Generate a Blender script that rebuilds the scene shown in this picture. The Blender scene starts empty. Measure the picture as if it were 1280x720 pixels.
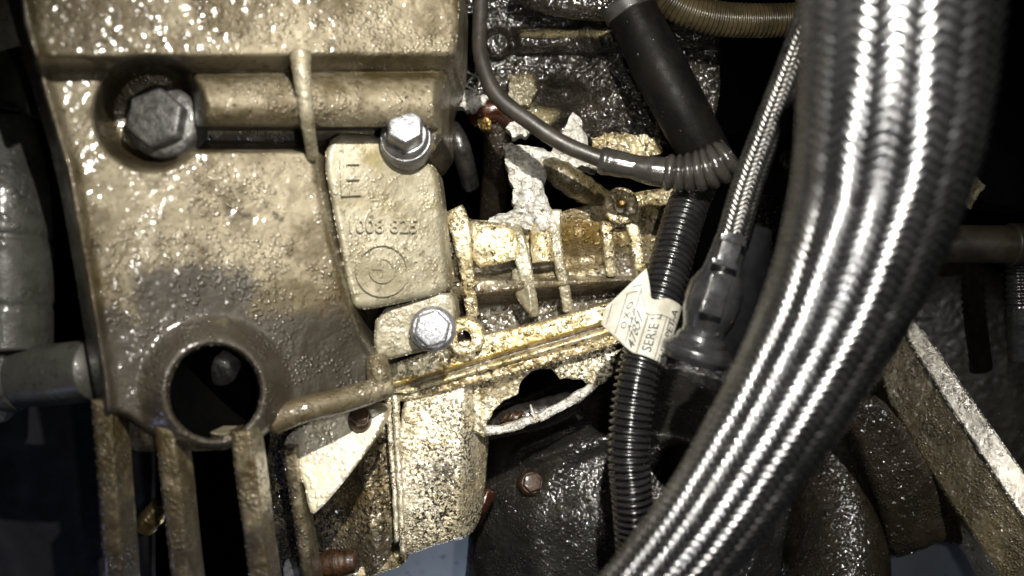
import bpy, bmesh, math, random
import numpy as np
from mathutils import Vector, Matrix, Quaternion

# ---------------------------------------------------------------- camera, world, lamps
S = 0.0003            # metres per layout unit (one photo pixel at the reference depth)
D = 1108.0            # camera distance to the reference depth, in layout units
sc = bpy.context.scene
col = sc.collection
cd = bpy.data.cameras.new('camera')
cam = bpy.data.objects.new('camera', cd); col.objects.link(cam)
cam.location = (0, 0, D * S)          # looks straight down into the engine bay
cd.sensor_width = 36.0
cd.lens = 36.0 * D / 1280.0
cd.clip_start = 0.005; cd.clip_end = 50
cd.dof.use_dof = True
cd.dof.focus_distance = (D + 25) * S
cd.dof.aperture_fstop = cd.lens / (13.0 * S * 1000)
sc.camera = cam

wd = bpy.data.worlds.new('World'); sc.world = wd; wd.use_nodes = True
wd.node_tree.nodes['Background'].inputs['Color'].default_value = (0.75, 0.85, 1.0, 1)
wd.node_tree.nodes['Background'].inputs['Strength'].default_value = 0.006

def lamp(name, x, y, d, power, radius, colr):
    l = bpy.data.lights.new(name, 'POINT'); l.energy = power; l.shadow_soft_size = radius * S; l.color = colr
    o = bpy.data.objects.new(name, l); col.objects.link(o); o.location = (x * S, y * S, -d * S)
    return o
def torch(name, x, y, d, tx, ty, td, power, radius, colr, cone, blend):
    l = bpy.data.lights.new(name, 'SPOT'); l.energy = power; l.shadow_soft_size = radius * S; l.color = colr
    l.spot_size = math.radians(cone); l.spot_blend = blend
    o = bpy.data.objects.new(name, l); col.objects.link(o); o.location = (x * S, y * S, -d * S)
    o.rotation_euler = Vector((tx - x, ty - y, d - td)).to_track_quat('-Z', 'Y').to_euler()
torch('inspection_lamp', 70, 420, -1000, -5, -50, 0, 9.8, 8, (1.0, 0.96, 0.88), 78, 1.0)
torch('side_lamp', 830, 110, -700, 520, -260, 150, 2.5, 9, (1.0, 0.98, 0.95), 44, 1.0)
torch('flash', 60, 0, -1090, 60, -30, 0, 1.5, 9, (1.0, 0.98, 0.94), 80, 1.0)
lamp('daylight_gap_lamp', -700, -420, -330, 0.035, 60, (0.55, 0.62, 1.0))      # cool light leaking in at lower left
lamp('floor_lamp', 120, -1000, 640, 0.42, 60, (0.8, 0.88, 1.0))               # lights the floor under the car

sc.view_settings.view_transform = 'Standard'; sc.view_settings.look = 'None'
sc.view_settings.exposure = 0.0; sc.view_settings.gamma = 1.0
sc.render.engine = 'CYCLES'
sc.cycles.use_denoising = True
sc.cycles.max_bounces = 4
sc.cycles.sample_clamp_indirect = 4.0

# ---------------------------------------------------------------- layout helpers
rng = np.random.RandomState(7)
random.seed(5)

def W(u, v, d):
    """photo position u, v and depth d (layout units, + is farther) -> world point"""
    k = (D + d) / D
    return ((u - 640.0) * k * S, (360.0 - v) * k * S, -d * S)

def Wn(u, v, d):
    k = (D + d) / D
    return np.stack([(u - 640.0) * k * S, (360.0 - v) * k * S, -d * S + 0 * u], -1)

def ss(a, b, x):
    t = np.clip((x - a) / (b - a), 0, 1)
    return t * t * (3 - 2 * t)

_lat = {}
def vnoise(x, y, seed):
    if seed not in _lat:
        _lat[seed] = np.random.RandomState(seed).rand(256, 256)
    L = _lat[seed]
    xi = np.floor(x).astype(int); yi = np.floor(y).astype(int)
    fx = x - xi; fy = y - yi
    fx = fx * fx * (3 - 2 * fx); fy = fy * fy * (3 - 2 * fy)
    a = L[xi % 256, yi % 256]; b = L[(xi + 1) % 256, yi % 256]
    c = L[xi % 256, (yi + 1) % 256]; e = L[(xi + 1) % 256, (yi + 1) % 256]
    return (a * (1 - fx) + b * fx) * (1 - fy) + (c * (1 - fx) + e * fx) * fy

def fbm(u, v, scale, seed=1, octv=4):
    r = 0; a = 0.5; s = 1.0 / scale
    for k in range(octv):
        r = r + a * (vnoise(u * s + 17.3 * k, v * s + 5.1 * k, seed + k) - 0.5)
        a *= 0.5; s *= 2.03
    return r      # about -0.5..0.5

def chaikin(pts, n=1):
    p = np.array(pts, float)
    for _ in range(n):
        q = np.roll(p, -1, 0)
        p = np.stack([0.75 * p + 0.25 * q, 0.25 * p + 0.75 * q], 1).reshape(-1, 2)
    return p

def jagged(pts, amp, step=5.0, seed=3):
    r = np.random.RandomState(seed); out = []
    p = [np.array(a, float) for a in pts]
    for i in range(len(p)):
        a = p[i]; b = p[(i + 1) % len(p)]
        L = np.linalg.norm(b - a); n = max(1, int(L / step))
        nrm = np.array([-(b - a)[1], (b - a)[0]]) / max(L, 1e-6)
        for k in range(n):
            out.append(a + (b - a) * k / n + nrm * (r.rand() - 0.5) * 2 * amp * (0 if k == 0 else 1))
    return np.array(out)

def psdf(P, U, V):
    """signed distance to a polygon, negative inside"""
    P = np.asarray(P, float)
    dist = np.full(U.shape, 1e18); inside = np.zeros(U.shape, bool)
    n = len(P)
    for i in range(n):
        ax, ay = P[i]; bx, by = P[(i + 1) % n]
        ex, ey = bx - ax, by - ay
        wx, wy = U - ax, V - ay
        t = np.clip((wx * ex + wy * ey) / (ex * ex + ey * ey + 1e-12), 0, 1)
        dx = wx - ex * t; dy = wy - ey * t
        dist = np.minimum(dist, dx * dx + dy * dy)
        c = ((ay <= V) & (by > V)) | ((by <= V) & (ay > V))
        if abs(by - ay) > 1e-12:
            xc = ax + (V - ay) * (bx - ax) / (by - ay)
            inside ^= c & (U < xc)
    dd = np.sqrt(dist)
    return np.where(inside, -dd, dd)

def segd(U, V, a, b):
    """distance to segment and parameter along it"""
    ax, ay = a; bx, by = b
    ex, ey = bx - ax, by - ay
    t = np.clip(((U - ax) * ex + (V - ay) * ey) / (ex * ex + ey * ey), 0, 1)
    return np.hypot(U - ax - ex * t, V - ay - ey * t), t

# ---------------------------------------------------------------- scene graph helpers
def thing(name, label, cat, base, group=None):
    o = bpy.data.objects.new(name, None); col.objects.link(o)
    o.empty_display_size = 0.01
    o.location = W(*base)
    o['label'] = label; o['category'] = cat
    if group: o['group'] = group
    return o

def link(me, name, mat, parent=None, label=None, kind=None):
    o = bpy.data.objects.new(name, me); col.objects.link(o)
    if mat is not None: me.materials.append(mat)
    if parent is not None:
        o.parent = parent
        p = parent; t = Vector((0, 0, 0))
        while p is not None:
            t += p.location; p = p.parent
        o.location = -t
    if label: o['label'] = label
    if kind: o['kind'] = kind
    return o

def tag(o, label, cat, group=None):
    o['label'] = label; o['category'] = cat
    if group: o['group'] = group
    return o

def mesh(name, verts, faces, smooth=True):
    me = bpy.data.meshes.new(name)
    me.from_pydata([tuple(map(float, v)) for v in verts], [], [tuple(int(i) for i in f) for f in faces])
    me.update()
    if smooth:
        me.polygons.foreach_set('use_smooth', np.ones(len(me.polygons), bool))
    return me

def field(name, outline, dfn, mat, parent=None, step=2.0, holes=(), rim=0.0, back=60.0,
          rough=0.0, rscale=12.0, seed=11, grime_shade=None, stain=None, label=None, kind=None, back_abs=None):
    """a solid casting face: relief over an outline, rounded rim, walls running straight back"""
    P = np.asarray(outline, float)
    u0, v0 = P.min(0) - step * 2; u1, v1 = P.max(0) + step * 2
    us = np.arange(u0, u1 + step, step); vs = np.arange(v0, v1 + step, step)
    U, V = np.meshgrid(us, vs, indexing='xy')
    sd = psdf(P, U, V)
    for h in holes:
        sd = np.maximum(sd, -psdf(h, U, V))
    gv, gu = np.gradient(sd, step)
    gl = np.hypot(gu, gv) + 1e-9
    near = np.abs(sd) < 0.71 * step
    U2 = np.where(near, U - sd * gu / gl, U); V2 = np.where(near, V - sd * gv / gl, V)
    sd2 = np.where(near, 0.0, sd)
    dd = dfn(U2, V2) + 0 * U2
    if rough: dd = dd + rough * 2 * fbm(U2, V2, rscale, seed)
    if rim > 0:
        e = np.clip(-sd2, 0, rim)
        dd = dd + rim - np.sqrt(np.maximum(0, rim * rim - (rim - e) ** 2))
    ok = sd2 <= 1e-6
    ny, nx = U.shape
    idx = np.arange(ny * nx).reshape(ny, nx)
    a, b, c, e_ = idx[:-1, :-1], idx[:-1, 1:], idx[1:, 1:], idx[1:, :-1]
    oa, ob, oc, oe = ok[:-1, :-1], ok[:-1, 1:], ok[1:, 1:], ok[1:, :-1]
    faces = []
    q = oa & ob & oc & oe
    quads = np.stack([a[q], e_[q], c[q], b[q]], -1)
    tris = []
    for m, t in ((~oa & ob & oc & oe, (e_, c, b)), (oa & ~ob & oc & oe, (a, e_, c)),
                 (oa & ob & ~oc & oe, (a, e_, b)), (oa & ob & oc & ~oe, (a, c, b))):
        tris.append(np.stack([t[0][m], t[1][m], t[2][m]], -1))
    tris = np.concatenate(tris)
    ed = np.concatenate([np.concatenate([quads[:, [i, (i + 1) % 4]] for i in range(4)]) if len(quads) else np.zeros((0, 2), int),
                         np.concatenate([tris[:, [i, (i + 1) % 3]] for i in range(3)])])
    key = np.sort(ed, 1); code = key[:, 0].astype(np.int64) * (ny * nx) + key[:, 1]
    _, inv, cnt = np.unique(code, return_inverse=True, return_counts=True)
    bd = ed[cnt[inv] == 1]
    fu, fv, fd = U2.ravel(), V2.ravel(), dd.ravel()
    used = np.zeros(ny * nx, bool); used[quads.ravel()] = True; used[tris.ravel()] = True
    remap = -np.ones(ny * nx, int); remap[used] = np.arange(used.sum())
    top = Wn(fu[used], fv[used], fd[used])
    n0 = len(top)
    bi = np.unique(bd); bm1 = -np.ones(ny * nx, int); bm1[bi] = np.arange(len(bi))
    t1 = Wn(fu[bi], fv[bi], fd[bi])
    t2 = t1.copy()
    t2[:, 2] = (-back_abs * S) if back_abs is not None else t1[:, 2] - back * S
    verts = np.concatenate([top, t1, t2])
    sk = np.stack([n0 + bm1[bd[:, 1]], n0 + bm1[bd[:, 0]], n0 + len(bi) + bm1[bd[:, 0]], n0 + len(bi) + bm1[bd[:, 1]]], -1)
    allf = [tuple(f) for f in remap[quads]] + [tuple(f) for f in remap[tris]] + [tuple(f) for f in sk]
    me = mesh(name, verts, allf)
    uu = np.concatenate([fu[used], fu[bi], fu[bi]]); vv = np.concatenate([fv[used], fv[bi], fv[bi]])
    for nm, fn in (('grime_shade', grime_shade), ('stain', stain)):
        if fn is not None:
            at = me.attributes.new(nm, 'FLOAT', 'POINT')
            at.data.foreach_set('value', np.asarray(fn(uu, vv) + 0 * uu, np.float32))
    return link(me, name, mat, parent, label, kind)

def spline(pts, n):
    p = np.array(pts, float)
    p = np.concatenate([[2 * p[0] - p[1]], p, [2 * p[-1] - p[-2]]])
    m = len(p) - 3; out = []
    for t in np.linspace(0, m - 1e-6, n):
        i = int(t); f = t - i
        a, b, c, e = p[i], p[i + 1], p[i + 2], p[i + 3]
        out.append(0.5 * (2 * b + (c - a) * f + (2 * a - 5 * b + 4 * c - e) * f * f + (3 * b - a - 3 * c + e) * f ** 3))
    return np.array(out)

def frames(C):
    T = np.gradient(C, axis=0); T /= np.linalg.norm(T, axis=1)[:, None]
    N = np.zeros_like(T)
    n = np.cross(T[0], [0, 0, 1.0]); 
    if np.linalg.norm(n) < 1e-3: n = np.array([1.0, 0, 0])
    n = np.cross(n, T[0]); n /= np.linalg.norm(n)
    for i in range(len(T)):
        n = n - T[i] * n.dot(T[i]); n /= np.linalg.norm(n); N[i] = n
    return T, N, np.cross(T, N)

def tube(name, path, r, mat, parent=None, seg=24, n=60, rfn=None, label=None, kind=None, cap=True, straight=False, surf=None):
    """round body along a path of (u, v, depth); r in layout units (number or per-point list); rfn(s, theta, length) adds to it"""
    if straight: 
        pp = np.array(path, float); t = np.linspace(0, len(pp) - 1, n)
        q = np.stack([np.interp(t, np.arange(len(pp)), pp[:, k]) for k in range(3)], -1)
    else: q = spline(path, n)
    C = np.array([W(*a) for a in q]) / S
    sl = np.concatenate([[0], np.cumsum(np.linalg.norm(np.diff(C, axis=0), axis=1))])
    s2 = np.linspace(0, sl[-1], n)
    C = np.stack([np.interp(s2, sl, C[:, k]) for k in range(3)], -1)
    T, N, B = frames(C)
    if np.isscalar(r): R = np.full(n, float(r))
    else: R = np.interp(np.linspace(0, 1, n), np.linspace(0, 1, len(r)), r)
    th = np.linspace(0, 2 * math.pi, seg, endpoint=False)
    rr = R[:, None] + 0 * th[None]
    if rfn is not None: rr = rr + rfn(s2[:, None], th[None], sl[-1])
    P = C[:, None] + rr[..., None] * (np.cos(th)[None, :, None] * N[:, None] + np.sin(th)[None, :, None] * B[:, None])
    V = P.reshape(-1, 3) * S
    i = np.arange(n - 1)[:, None]; j = np.arange(seg)[None]; j2 = (j + 1) % seg
    F = np.stack([i * seg + j, i * seg + j2, (i + 1) * seg + j2, (i + 1) * seg + j], -1).reshape(-1, 4)
    faces = [tuple(f) for f in F]
    if cap:
        V = np.concatenate([V, [C[0] * S, C[-1] * S]])
        c0, c1 = n * seg, n * seg + 1
        faces += [(c0, (k + 1) % seg, k) for k in range(seg)]
        faces += [(c1, (n - 1) * seg + k, (n - 1) * seg + (k + 1) % seg) for k in range(seg)]
    me = mesh(name, V, faces)
    uv = me.uv_layers.new(name='UVMap')
    li = np.zeros(len(me.loops), int); me.loops.foreach_get('vertex_index', li)
    co = np.zeros((len(li), 2))
    vi = np.minimum(li, n * seg - 1)
    co[:, 1] = s2[vi // seg] / 100.0
    ph = (vi % seg) / seg
    # keep the seam face continuous
    lt = np.zeros(len(me.polygons), int); me.polygons.foreach_get('loop_start', lt)
    nq = len(F)
    phq = ph[:nq * 4].reshape(-1, 4); wrap = (phq.max(1) - phq.min(1)) > 0.5
    phq[wrap] = np.where(phq[wrap] < 0.5, phq[wrap] + 1, phq[wrap])
    ph[:nq * 4] = phq.ravel()
    co[:, 0] = ph
    uv.data.foreach_set('uv', co.ravel().astype(np.float32))
    return link(me, name, mat, parent, label, kind)

def axis_frame(axis):
    z = Vector(axis).normalized(); x = Vector((1, 0, 0)); x = (x - z * x.dot(z)).normalized(); y = z.cross(x)
    return Matrix((x, y, z)).transposed()

def lathe(name, center, prof, mat, parent=None, axis=(0, 0, 1), seg=32, sides=None, rot=0.0, smooth=True, label=None, dent=None):
    """prof: list of (radius, height) from bottom to top in layout units; axis z points at the viewer"""
    M = axis_frame(axis); c = Vector(W(*center)) / S
    n = sides or seg; V = []; F = []
    for (r, h) in prof:
        for k in range(n):
            a = 2 * math.pi * k / n + rot
            V.append((c + M @ Vector((r * math.cos(a), r * math.sin(a), h))) * S)
    for i in range(len(prof) - 1):
        for k in range(n):
            k2 = (k + 1) % n
            F.append((i * n + k, i * n + k2, (i + 1) * n + k2, (i + 1) * n + k))
    F.append(tuple((len(prof) - 1) * n + k for k in range(n)))
    F.append(tuple(reversed(range(n))))
    me = mesh(name, V, F, smooth=False)
    if smooth and sides is None:
        me.polygons.foreach_set('use_smooth', np.array([abs(p.normal.dot(M.col[2])) < 0.98 or len(p.vertices) == 4 for p in me.polygons]))
        me.set_sharp_from_angle(angle=math.radians(40))
    return link(me, name, mat, parent, label)

def bevel_mesh(o, w, seg=2, ang=30):
    bm = bmesh.new(); bm.from_mesh(o.data)
    ee = [e for e in bm.edges if len(e.link_faces) == 2 and e.calc_face_angle(0) > math.radians(ang)]
    bmesh.ops.bevel(bm, geom=ee, offset=w * S, segments=seg, profile=0.6, affect='EDGES', clamp_overlap=True)
    bm.to_mesh(o.data); bm.free()
    o.data.polygons.foreach_set('use_smooth', np.ones(len(o.data.polygons), bool))
    o.data.set_sharp_from_angle(angle=math.radians(35))
    return o

def block(name, center, size, mat, parent=None, axis=(0, 0, 1), spin=0.0, bev=2.0, label=None):
    """bevelled box; size along local x, y and towards the viewer"""
    M = axis_frame(axis) @ Matrix.Rotation(spin, 3, 'Z'); c = Vector(W(*center)) / S
    V = [(c + M @ Vector((sx * size[0] / 2, sy * size[1] / 2, sz * size[2] / 2))) * S for sx in (-1, 1) for sy in (-1, 1) for sz in (-1, 1)]
    F = [(0, 1, 3, 2), (4, 6, 7, 5), (0, 4, 5, 1), (2, 3, 7, 6), (0, 2, 6, 4), (1, 5, 7, 3)]
    o = link(mesh(name, V, F, smooth=False), name, mat, parent, label)
    return bevel_mesh(o, bev) if bev else o

def bolt(center, r, mat, parent, axis=(0, 0, 1), rot=0.2, h=22, flange=1.25, washer=None, wmat=None, bev=1.6):
    """flanged hex bolt: hexagonal head with a chamfered top, flange below"""
    o = lathe('bolt', center, [(r * .98, -20), (r, h * .84), (r * .9, h), (r * .45, h + .6)], mat, parent, axis, sides=6, rot=rot)
    bevel_mesh(o, bev, 3, 20)
    lathe('flange', center, [(r * flange, -26), (r * flange, 0), (r * flange * .97, 2.5), (r * 1.0, 6)], mat, o, axis, seg=36)
    if washer:
        lathe('washer', center, [(r * washer, -34), (r * washer, -8), (r * washer - 2, -5)], wmat or mat, o, axis, seg=36)
    return o

def glyphs(text, size):
    cu = bpy.data.curves.new('writing', 'FONT'); cu.body = text; cu.size = size; cu.resolution_u = 3; cu.offset = size * 0.012
    cu.align_x = 'CENTER'; cu.align_y = 'CENTER'
    o = bpy.data.objects.new('writing', cu); col.objects.link(o)
    dg = bpy.context.evaluated_depsgraph_get(); dg.update()
    me = bpy.data.meshes.new_from_object(o.evaluated_get(dg))
    v = [tuple(p.co) for p in me.vertices]; f = [tuple(p.vertices) for p in me.polygons]
    bpy.data.objects.remove(o); bpy.data.curves.remove(cu); bpy.data.meshes.remove(me)
    return np.array(v)[:, :2], f

# ---------------------------------------------------------------- materials
class NT:
    def __init__(s, name):
        s.m = bpy.data.materials.new(name); s.m.use_nodes = True
        s.t = s.m.node_tree; s.n = s.t.nodes; s.b = s.n['Principled BSDF']
        tc = s.n.new('ShaderNodeTexCoord'); s.tc = tc
        mp = s.n.new('ShaderNodeVectorMath'); mp.operation = 'SCALE'; mp.inputs['Scale'].default_value = 1.0 / S
        s.t.links.new(tc.outputs['Object'], mp.inputs[0]); s.co = mp.outputs[0]    # layout units
    def L(s, a, b): s.t.links.new(a, b)
    def noise(s, size, detail=4, rough=0.6, dist=0.0, offset=None, stretch=None):
        x = s.n.new('ShaderNodeTexNoise'); x.inputs['Scale'].default_value = 1.0 / size
        x.inputs['Detail'].default_value = detail; x.inputs['Roughness'].default_value = rough; x.inputs['Distortion'].default_value = dist
        src = s.co
        if offset or stretch:
            mp = s.n.new('ShaderNodeMapping')
            if offset: mp.inputs['Location'].default_value = offset
            if stretch: mp.inputs['Scale'].default_value = stretch
            s.L(s.co, mp.inputs[0]); src = mp.outputs[0]
        s.L(src, x.inputs['Vector']); return x.outputs['Fac']
    def voro(s, size, feature='F1', smooth=None, rnd=1.0):
        x = s.n.new('ShaderNodeTexVoronoi'); x.feature = 'SMOOTH_F1' if smooth else feature
        x.inputs['Scale'].default_value = 1.0 / size; x.inputs['Randomness'].default_value = rnd
        if smooth: x.inputs['Smoothness'].default_value = smooth
        s.L(s.co, x.inputs['Vector']); return x.outputs['Distance']
    def attr(s, nm):
        x = s.n.new('ShaderNodeAttribute'); x.attribute_name = nm; return x.outputs['Fac']
    def mth(s, op, a, b=None, clamp=False):
        x = s.n.new('ShaderNodeMath'); x.operation = op; x.use_clamp = clamp
        for i, q in enumerate((a, b)):
            if q is None: continue
            if isinstance(q, (int, float)): x.inputs[i].default_value = q
            else: s.L(q, x.inputs[i])
        return x.outputs[0]
    def rng(s, v, a, b, c=0.0, d=1.0):
        x = s.n.new('ShaderNodeMapRange'); x.interpolation_type = 'SMOOTHSTEP'
        x.inputs['From Min'].default_value = a; x.inputs['From Max'].default_value = b
        x.inputs['To Min'].default_value = c; x.inputs['To Max'].default_value = d
        s.L(v, x.inputs['Value']); return x.outputs['Result']
    def mix(s, f, a, b):
        x = s.n.new('ShaderNodeMix'); x.data_type = 'RGBA'
        if isinstance(f, (int, float)): x.inputs[0].default_value = f
        else: s.L(f, x.inputs[0])
        for i, q in ((6, a), (7, b)):
            if isinstance(q, tuple): x.inputs[i].default_value = (*q[:3], 1)
            else: s.L(q, x.inputs[i])
        return x.outputs[2]
    def mixf(s, f, a, b):
        x = s.n.new('ShaderNodeMix'); x.data_type = 'FLOAT'
        s.L(f, x.inputs[0])
        for i, q in ((2, a), (3, b)):
            if isinstance(q, (int, float)): x.inputs[i].default_value = q
            else: s.L(q, x.inputs[i])
        return x.outputs[0]
    def bump(s, h, strength, dist, prev=None):
        x = s.n.new('ShaderNodeBump'); x.inputs['Strength'].default_value = strength; x.inputs['Distance'].default_value = dist * S
        s.L(h, x.inputs['Height'])
        if prev is not None: s.L(prev, x.inputs['Normal'])
        return x.outputs['Normal']
    def set(s, k, v):
        if isinstance(v, (int, float)): s.b.inputs[k].default_value = v
        elif isinstance(v, tuple): s.b.inputs[k].default_value = (*v[:3], 1)
        else: s.L(v, s.b.inputs[k])

def cast_metal(name, light, mid, dark, grime_shade_col, stain_col, metallic=0.35, rough=(0.28, 0.6), speck=(0.55, 0.68), speck_size=5.0,
               drop=7.0, drop_h=1.6, grain=3.0, grain_h=1.0, coat=0.5, patch=70.0, use_attr=True, spec=0.5, facet=1.0):
    k = NT(name)
    big = k.noise(patch, 4, 0.65, 0.0)
    c = k.mix(k.rng(big, 0.40, 0.59), mid, light)
    c = k.mix(k.rng(k.noise(patch * 0.28, 4, 0.7, 0.0, (31, 7, 3)), 0.56, 0.72), c, dark)
    sp = k.noise(speck_size, 4, 0.72)
    spm = k.rng(sp, speck[0], speck[1])
    wid = k.noise(patch * 1.3, 1, 0.5, 0, (3, 90, 5))
    spm = k.mth('MULTIPLY', spm, k.rng(wid, 0.32, 0.6, 0.25, 1.0))
    c = k.mix(spm, c, grime_shade_col)
    if use_attr:
        ed = k.noise(26, 4, 0.7, 0.0, (9, 2, 77)); ed2 = k.mth('SUBTRACT', ed, 0.5)
        st = k.mth('ADD', k.attr('stain'), k.mth('MULTIPLY', ed2, 0.9)); st = k.rng(st, 0.25, 0.75)
        c = k.mix(k.mth('MULTIPLY', st, 0.8), c, stain_col)
        g = k.mth('ADD', k.attr('grime_shade'), k.mth('MULTIPLY', ed2, 1.1)); g = k.rng(g, 0.3, 0.7)
        c = k.mix(k.mth('MULTIPLY', g, 0.8), c, grime_shade_col)
        metal = k.mth('MULTIPLY', k.mth('SUBTRACT', 1.0, g), metallic)
    else:
        g = None; metal = metallic
    wet = spm
    k.set('Base Color', c)
    k.set('Metallic', metal); k.set('Specular IOR Level', spec)
    rn = k.rng(k.noise(22, 2, 0.6, 0, (5, 50, 9)), 0.35, 0.65, rough[0], rough[1])
    rr = k.mixf(wet, rn, rough[0] * 0.8)
    if g is not None: rr = k.mixf(g, rr, 0.55)
    k.set('Roughness', rr)
    nrm = k.bump(k.noise(grain * 1.6, 4, 0.78), 0.7, grain_h * 1.35)
    vd = k.voro(drop)
    dr = k.mth('SQRT', k.mth('MAXIMUM', k.mth('SUBTRACT', 1.0, k.mth('POWER', k.mth('MULTIPLY', vd, 2.1), 2.0)), 0.0))
    dens = k.rng(k.noise(patch * 0.6, 2, 0.6, 0, (70, 11, 5)), 0.44, 0.58, 0.0, 1.0)
    dr = k.mth('MULTIPLY', dr, dens)
    nrm2 = k.bump(dr, 0.9, drop_h, nrm)
    k.set('Normal', nrm2)
    k.set('Coat Weight', coat); k.set('Coat Roughness', 0.13); k.set('Coat IOR', 1.7); k.set('Coat Tint', (1, 0.97, 0.9))
    fac = k.bump(k.noise(drop * 1.25, 1.5, 0.55, 0, (13, 4, 21)), 1.0, drop_h * 1.1 * facet)
    k.L(k.bump(dr, 0.9, drop_h, fac), k.b.inputs['Coat Normal'])
    return k.m

M = {}
M['casing'] = cast_metal('cast_aluminium_casing', (0.205, 0.178, 0.122), (0.085, 0.067, 0.036), (0.032, 0.023, 0.011), (0.010, 0.0078, 0.0065), (0.045, 0.031, 0.007),
                         metallic=0.35, rough=(0.3, 0.55), speck=(0.54, 0.68), speck_size=5, drop=5.0, drop_h=1.5, grain=2.1, grain_h=1.15, coat=0.6, patch=70, facet=0.5)
M['pad'] = cast_metal('cast_aluminium_pad', (0.29, 0.265, 0.195), (0.19, 0.168, 0.11), (0.095, 0.08, 0.048), (0.08, 0.066, 0.045), (0.17, 0.14, 0.055),
                      metallic=0.35, speck=(0.58, 0.72), drop=5, drop_h=0.8, grain=1.9, grain_h=0.8, coat=0.35, patch=60)
M['block'] = cast_metal('oily_block_alloy', (0.58, 0.52, 0.37), (0.30, 0.245, 0.13), (0.085, 0.062, 0.028), (0.014, 0.010, 0.007), (0.2, 0.125, 0.025),
                        metallic=0.5, rough=(0.16, 0.45), speck=(0.5, 0.62), speck_size=7, drop=6, drop_h=3.4, grain=3.5, grain_h=1.9, coat=1.0, patch=45)
M['rail'] = cast_metal('oily_flange_alloy', (0.82, 0.75, 0.55), (0.60, 0.49, 0.25), (0.2, 0.14, 0.045), (0.03, 0.022, 0.012), (0.5, 0.34, 0.06),
                       metallic=0.5, rough=(0.16, 0.4), speck=(0.52, 0.62), speck_size=7, drop=6, drop_h=3.0, grain=3.5, grain_h=1.6, coat=1.0, patch=40)
M['sump'] = cast_metal('speckled_sump_alloy', (0.80, 0.75, 0.61), (0.66, 0.59, 0.43), (0.36, 0.30, 0.17), (0.04, 0.034, 0.026), (0.2, 0.16, 0.06),
                       metallic=0.5, rough=(0.2, 0.45), speck=(0.46, 0.57), speck_size=4.4, drop=4.0, drop_h=3.0, grain=2.6, grain_h=1.6, coat=1.0, patch=60)
M['gusset'] = cast_metal('clean_gusset_alloy', (0.8, 0.75, 0.62), (0.72, 0.66, 0.5), (0.5, 0.44, 0.3), (0.07, 0.055, 0.04), (0.3, 0.25, 0.12),
                       metallic=0.4, rough=(0.3, 0.5), speck=(0.62, 0.72), speck_size=6, drop=7, drop_h=1.4, grain=3, grain_h=0.8, coat=0.6, patch=60)
M['sumpdark'] = cast_metal('oil_soaked_sump_alloy', (0.33, 0.27, 0.16), (0.16, 0.12, 0.06), (0.06, 0.045, 0.025), (0.02, 0.016, 0.01), (0.2, 0.15, 0.05),
                       metallic=0.6, rough=(0.14, 0.35), speck=(0.45, 0.58), speck_size=6, drop=5, drop_h=4.2, grain=3.0, grain_h=2.2, coat=1.0, patch=50)
M['dark'] = cast_metal('soot_black_casting', (0.028, 0.024, 0.019), (0.013, 0.011, 0.009), (0.006, 0.005, 0.004), (0.006, 0.005, 0.005), (0.22, 0.19, 0.11),
                       metallic=0.1, rough=(0.25, 0.55), speck=(0.5, 0.65), drop=6, drop_h=4.4, grain=3.5, grain_h=2.8, coat=1.0, patch=50, spec=0.08)
M['shield'] = cast_metal('black_gritty_shield', (0.020, 0.019, 0.018), (0.013, 0.012, 0.011), (0.008, 0.007, 0.007), (0.006, 0.006, 0.006), (0.05, 0.03, 0.02),
                       metallic=0.1, rough=(0.3, 0.5), speck=(0.55, 0.7), speck_size=4, drop=4.0, drop_h=2.6, grain=2.6, grain_h=1.2, coat=0.8, patch=60, spec=0.08)
M['brown'] = cast_metal('brown_oily_steel', (0.024, 0.019, 0.012), (0.014, 0.011, 0.007), (0.008, 0.006, 0.004), (0.003, 0.003, 0.002), (0.06, 0.05, 0.025),
                       metallic=0.0, rough=(0.28, 0.42), speck=(0.55, 0.7), speck_size=5, drop=4.5, drop_h=2.4, grain=2.8, grain_h=1.0, coat=0.7, patch=60, spec=0.08)
M['olive'] = cast_metal('olive_dusty_steel', (0.095, 0.076, 0.038), (0.062, 0.05, 0.025), (0.036, 0.029, 0.015), (0.015, 0.012, 0.007), (0.16, 0.14, 0.09),
                       metallic=0.4, rough=(0.25, 0.5), speck=(0.52, 0.66), speck_size=4, drop=4, drop_h=1.5, grain=2.0, grain_h=0.7, coat=0.6, patch=60)
M['chamfer'] = cast_metal('highlit_chamfer_steel', (0.34, 0.33, 0.31), (0.22, 0.21, 0.19), (0.08, 0.07, 0.05), (0.05, 0.04, 0.03), (0.3, 0.28, 0.24),
                       metallic=0.8, rough=(0.2, 0.36), speck=(0.54, 0.66), speck_size=6, drop=3.5, drop_h=1.0, grain=2, grain_h=0.8, coat=0.6, patch=40)  # brighter metal puts the chamfer's highlight into its colour
M['fracture'] = cast_metal('bright_fractured_alloy', (0.66, 0.65, 0.61), (0.46, 0.445, 0.4), (0.24, 0.22, 0.18), (0.06, 0.05, 0.04), (0.4, 0.33, 0.2),
                       metallic=0.35, rough=(0.4, 0.7), speck=(0.54, 0.68), speck_size=8, drop=7, drop_h=1.6, grain=5.5, grain_h=4.5, coat=0.3, patch=26)
M['grey'] = cast_metal('dull_grey_metal', (0.055, 0.055, 0.047), (0.037, 0.036, 0.03), (0.022, 0.021, 0.017), (0.09, 0.08, 0.06), (0.2, 0.17, 0.1),
                       metallic=0.2, rough=(0.4, 0.6), speck=(0.6, 0.75), drop=9, drop_h=0.5, grain=6, grain_h=0.6, coat=0.1, patch=70)

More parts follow.
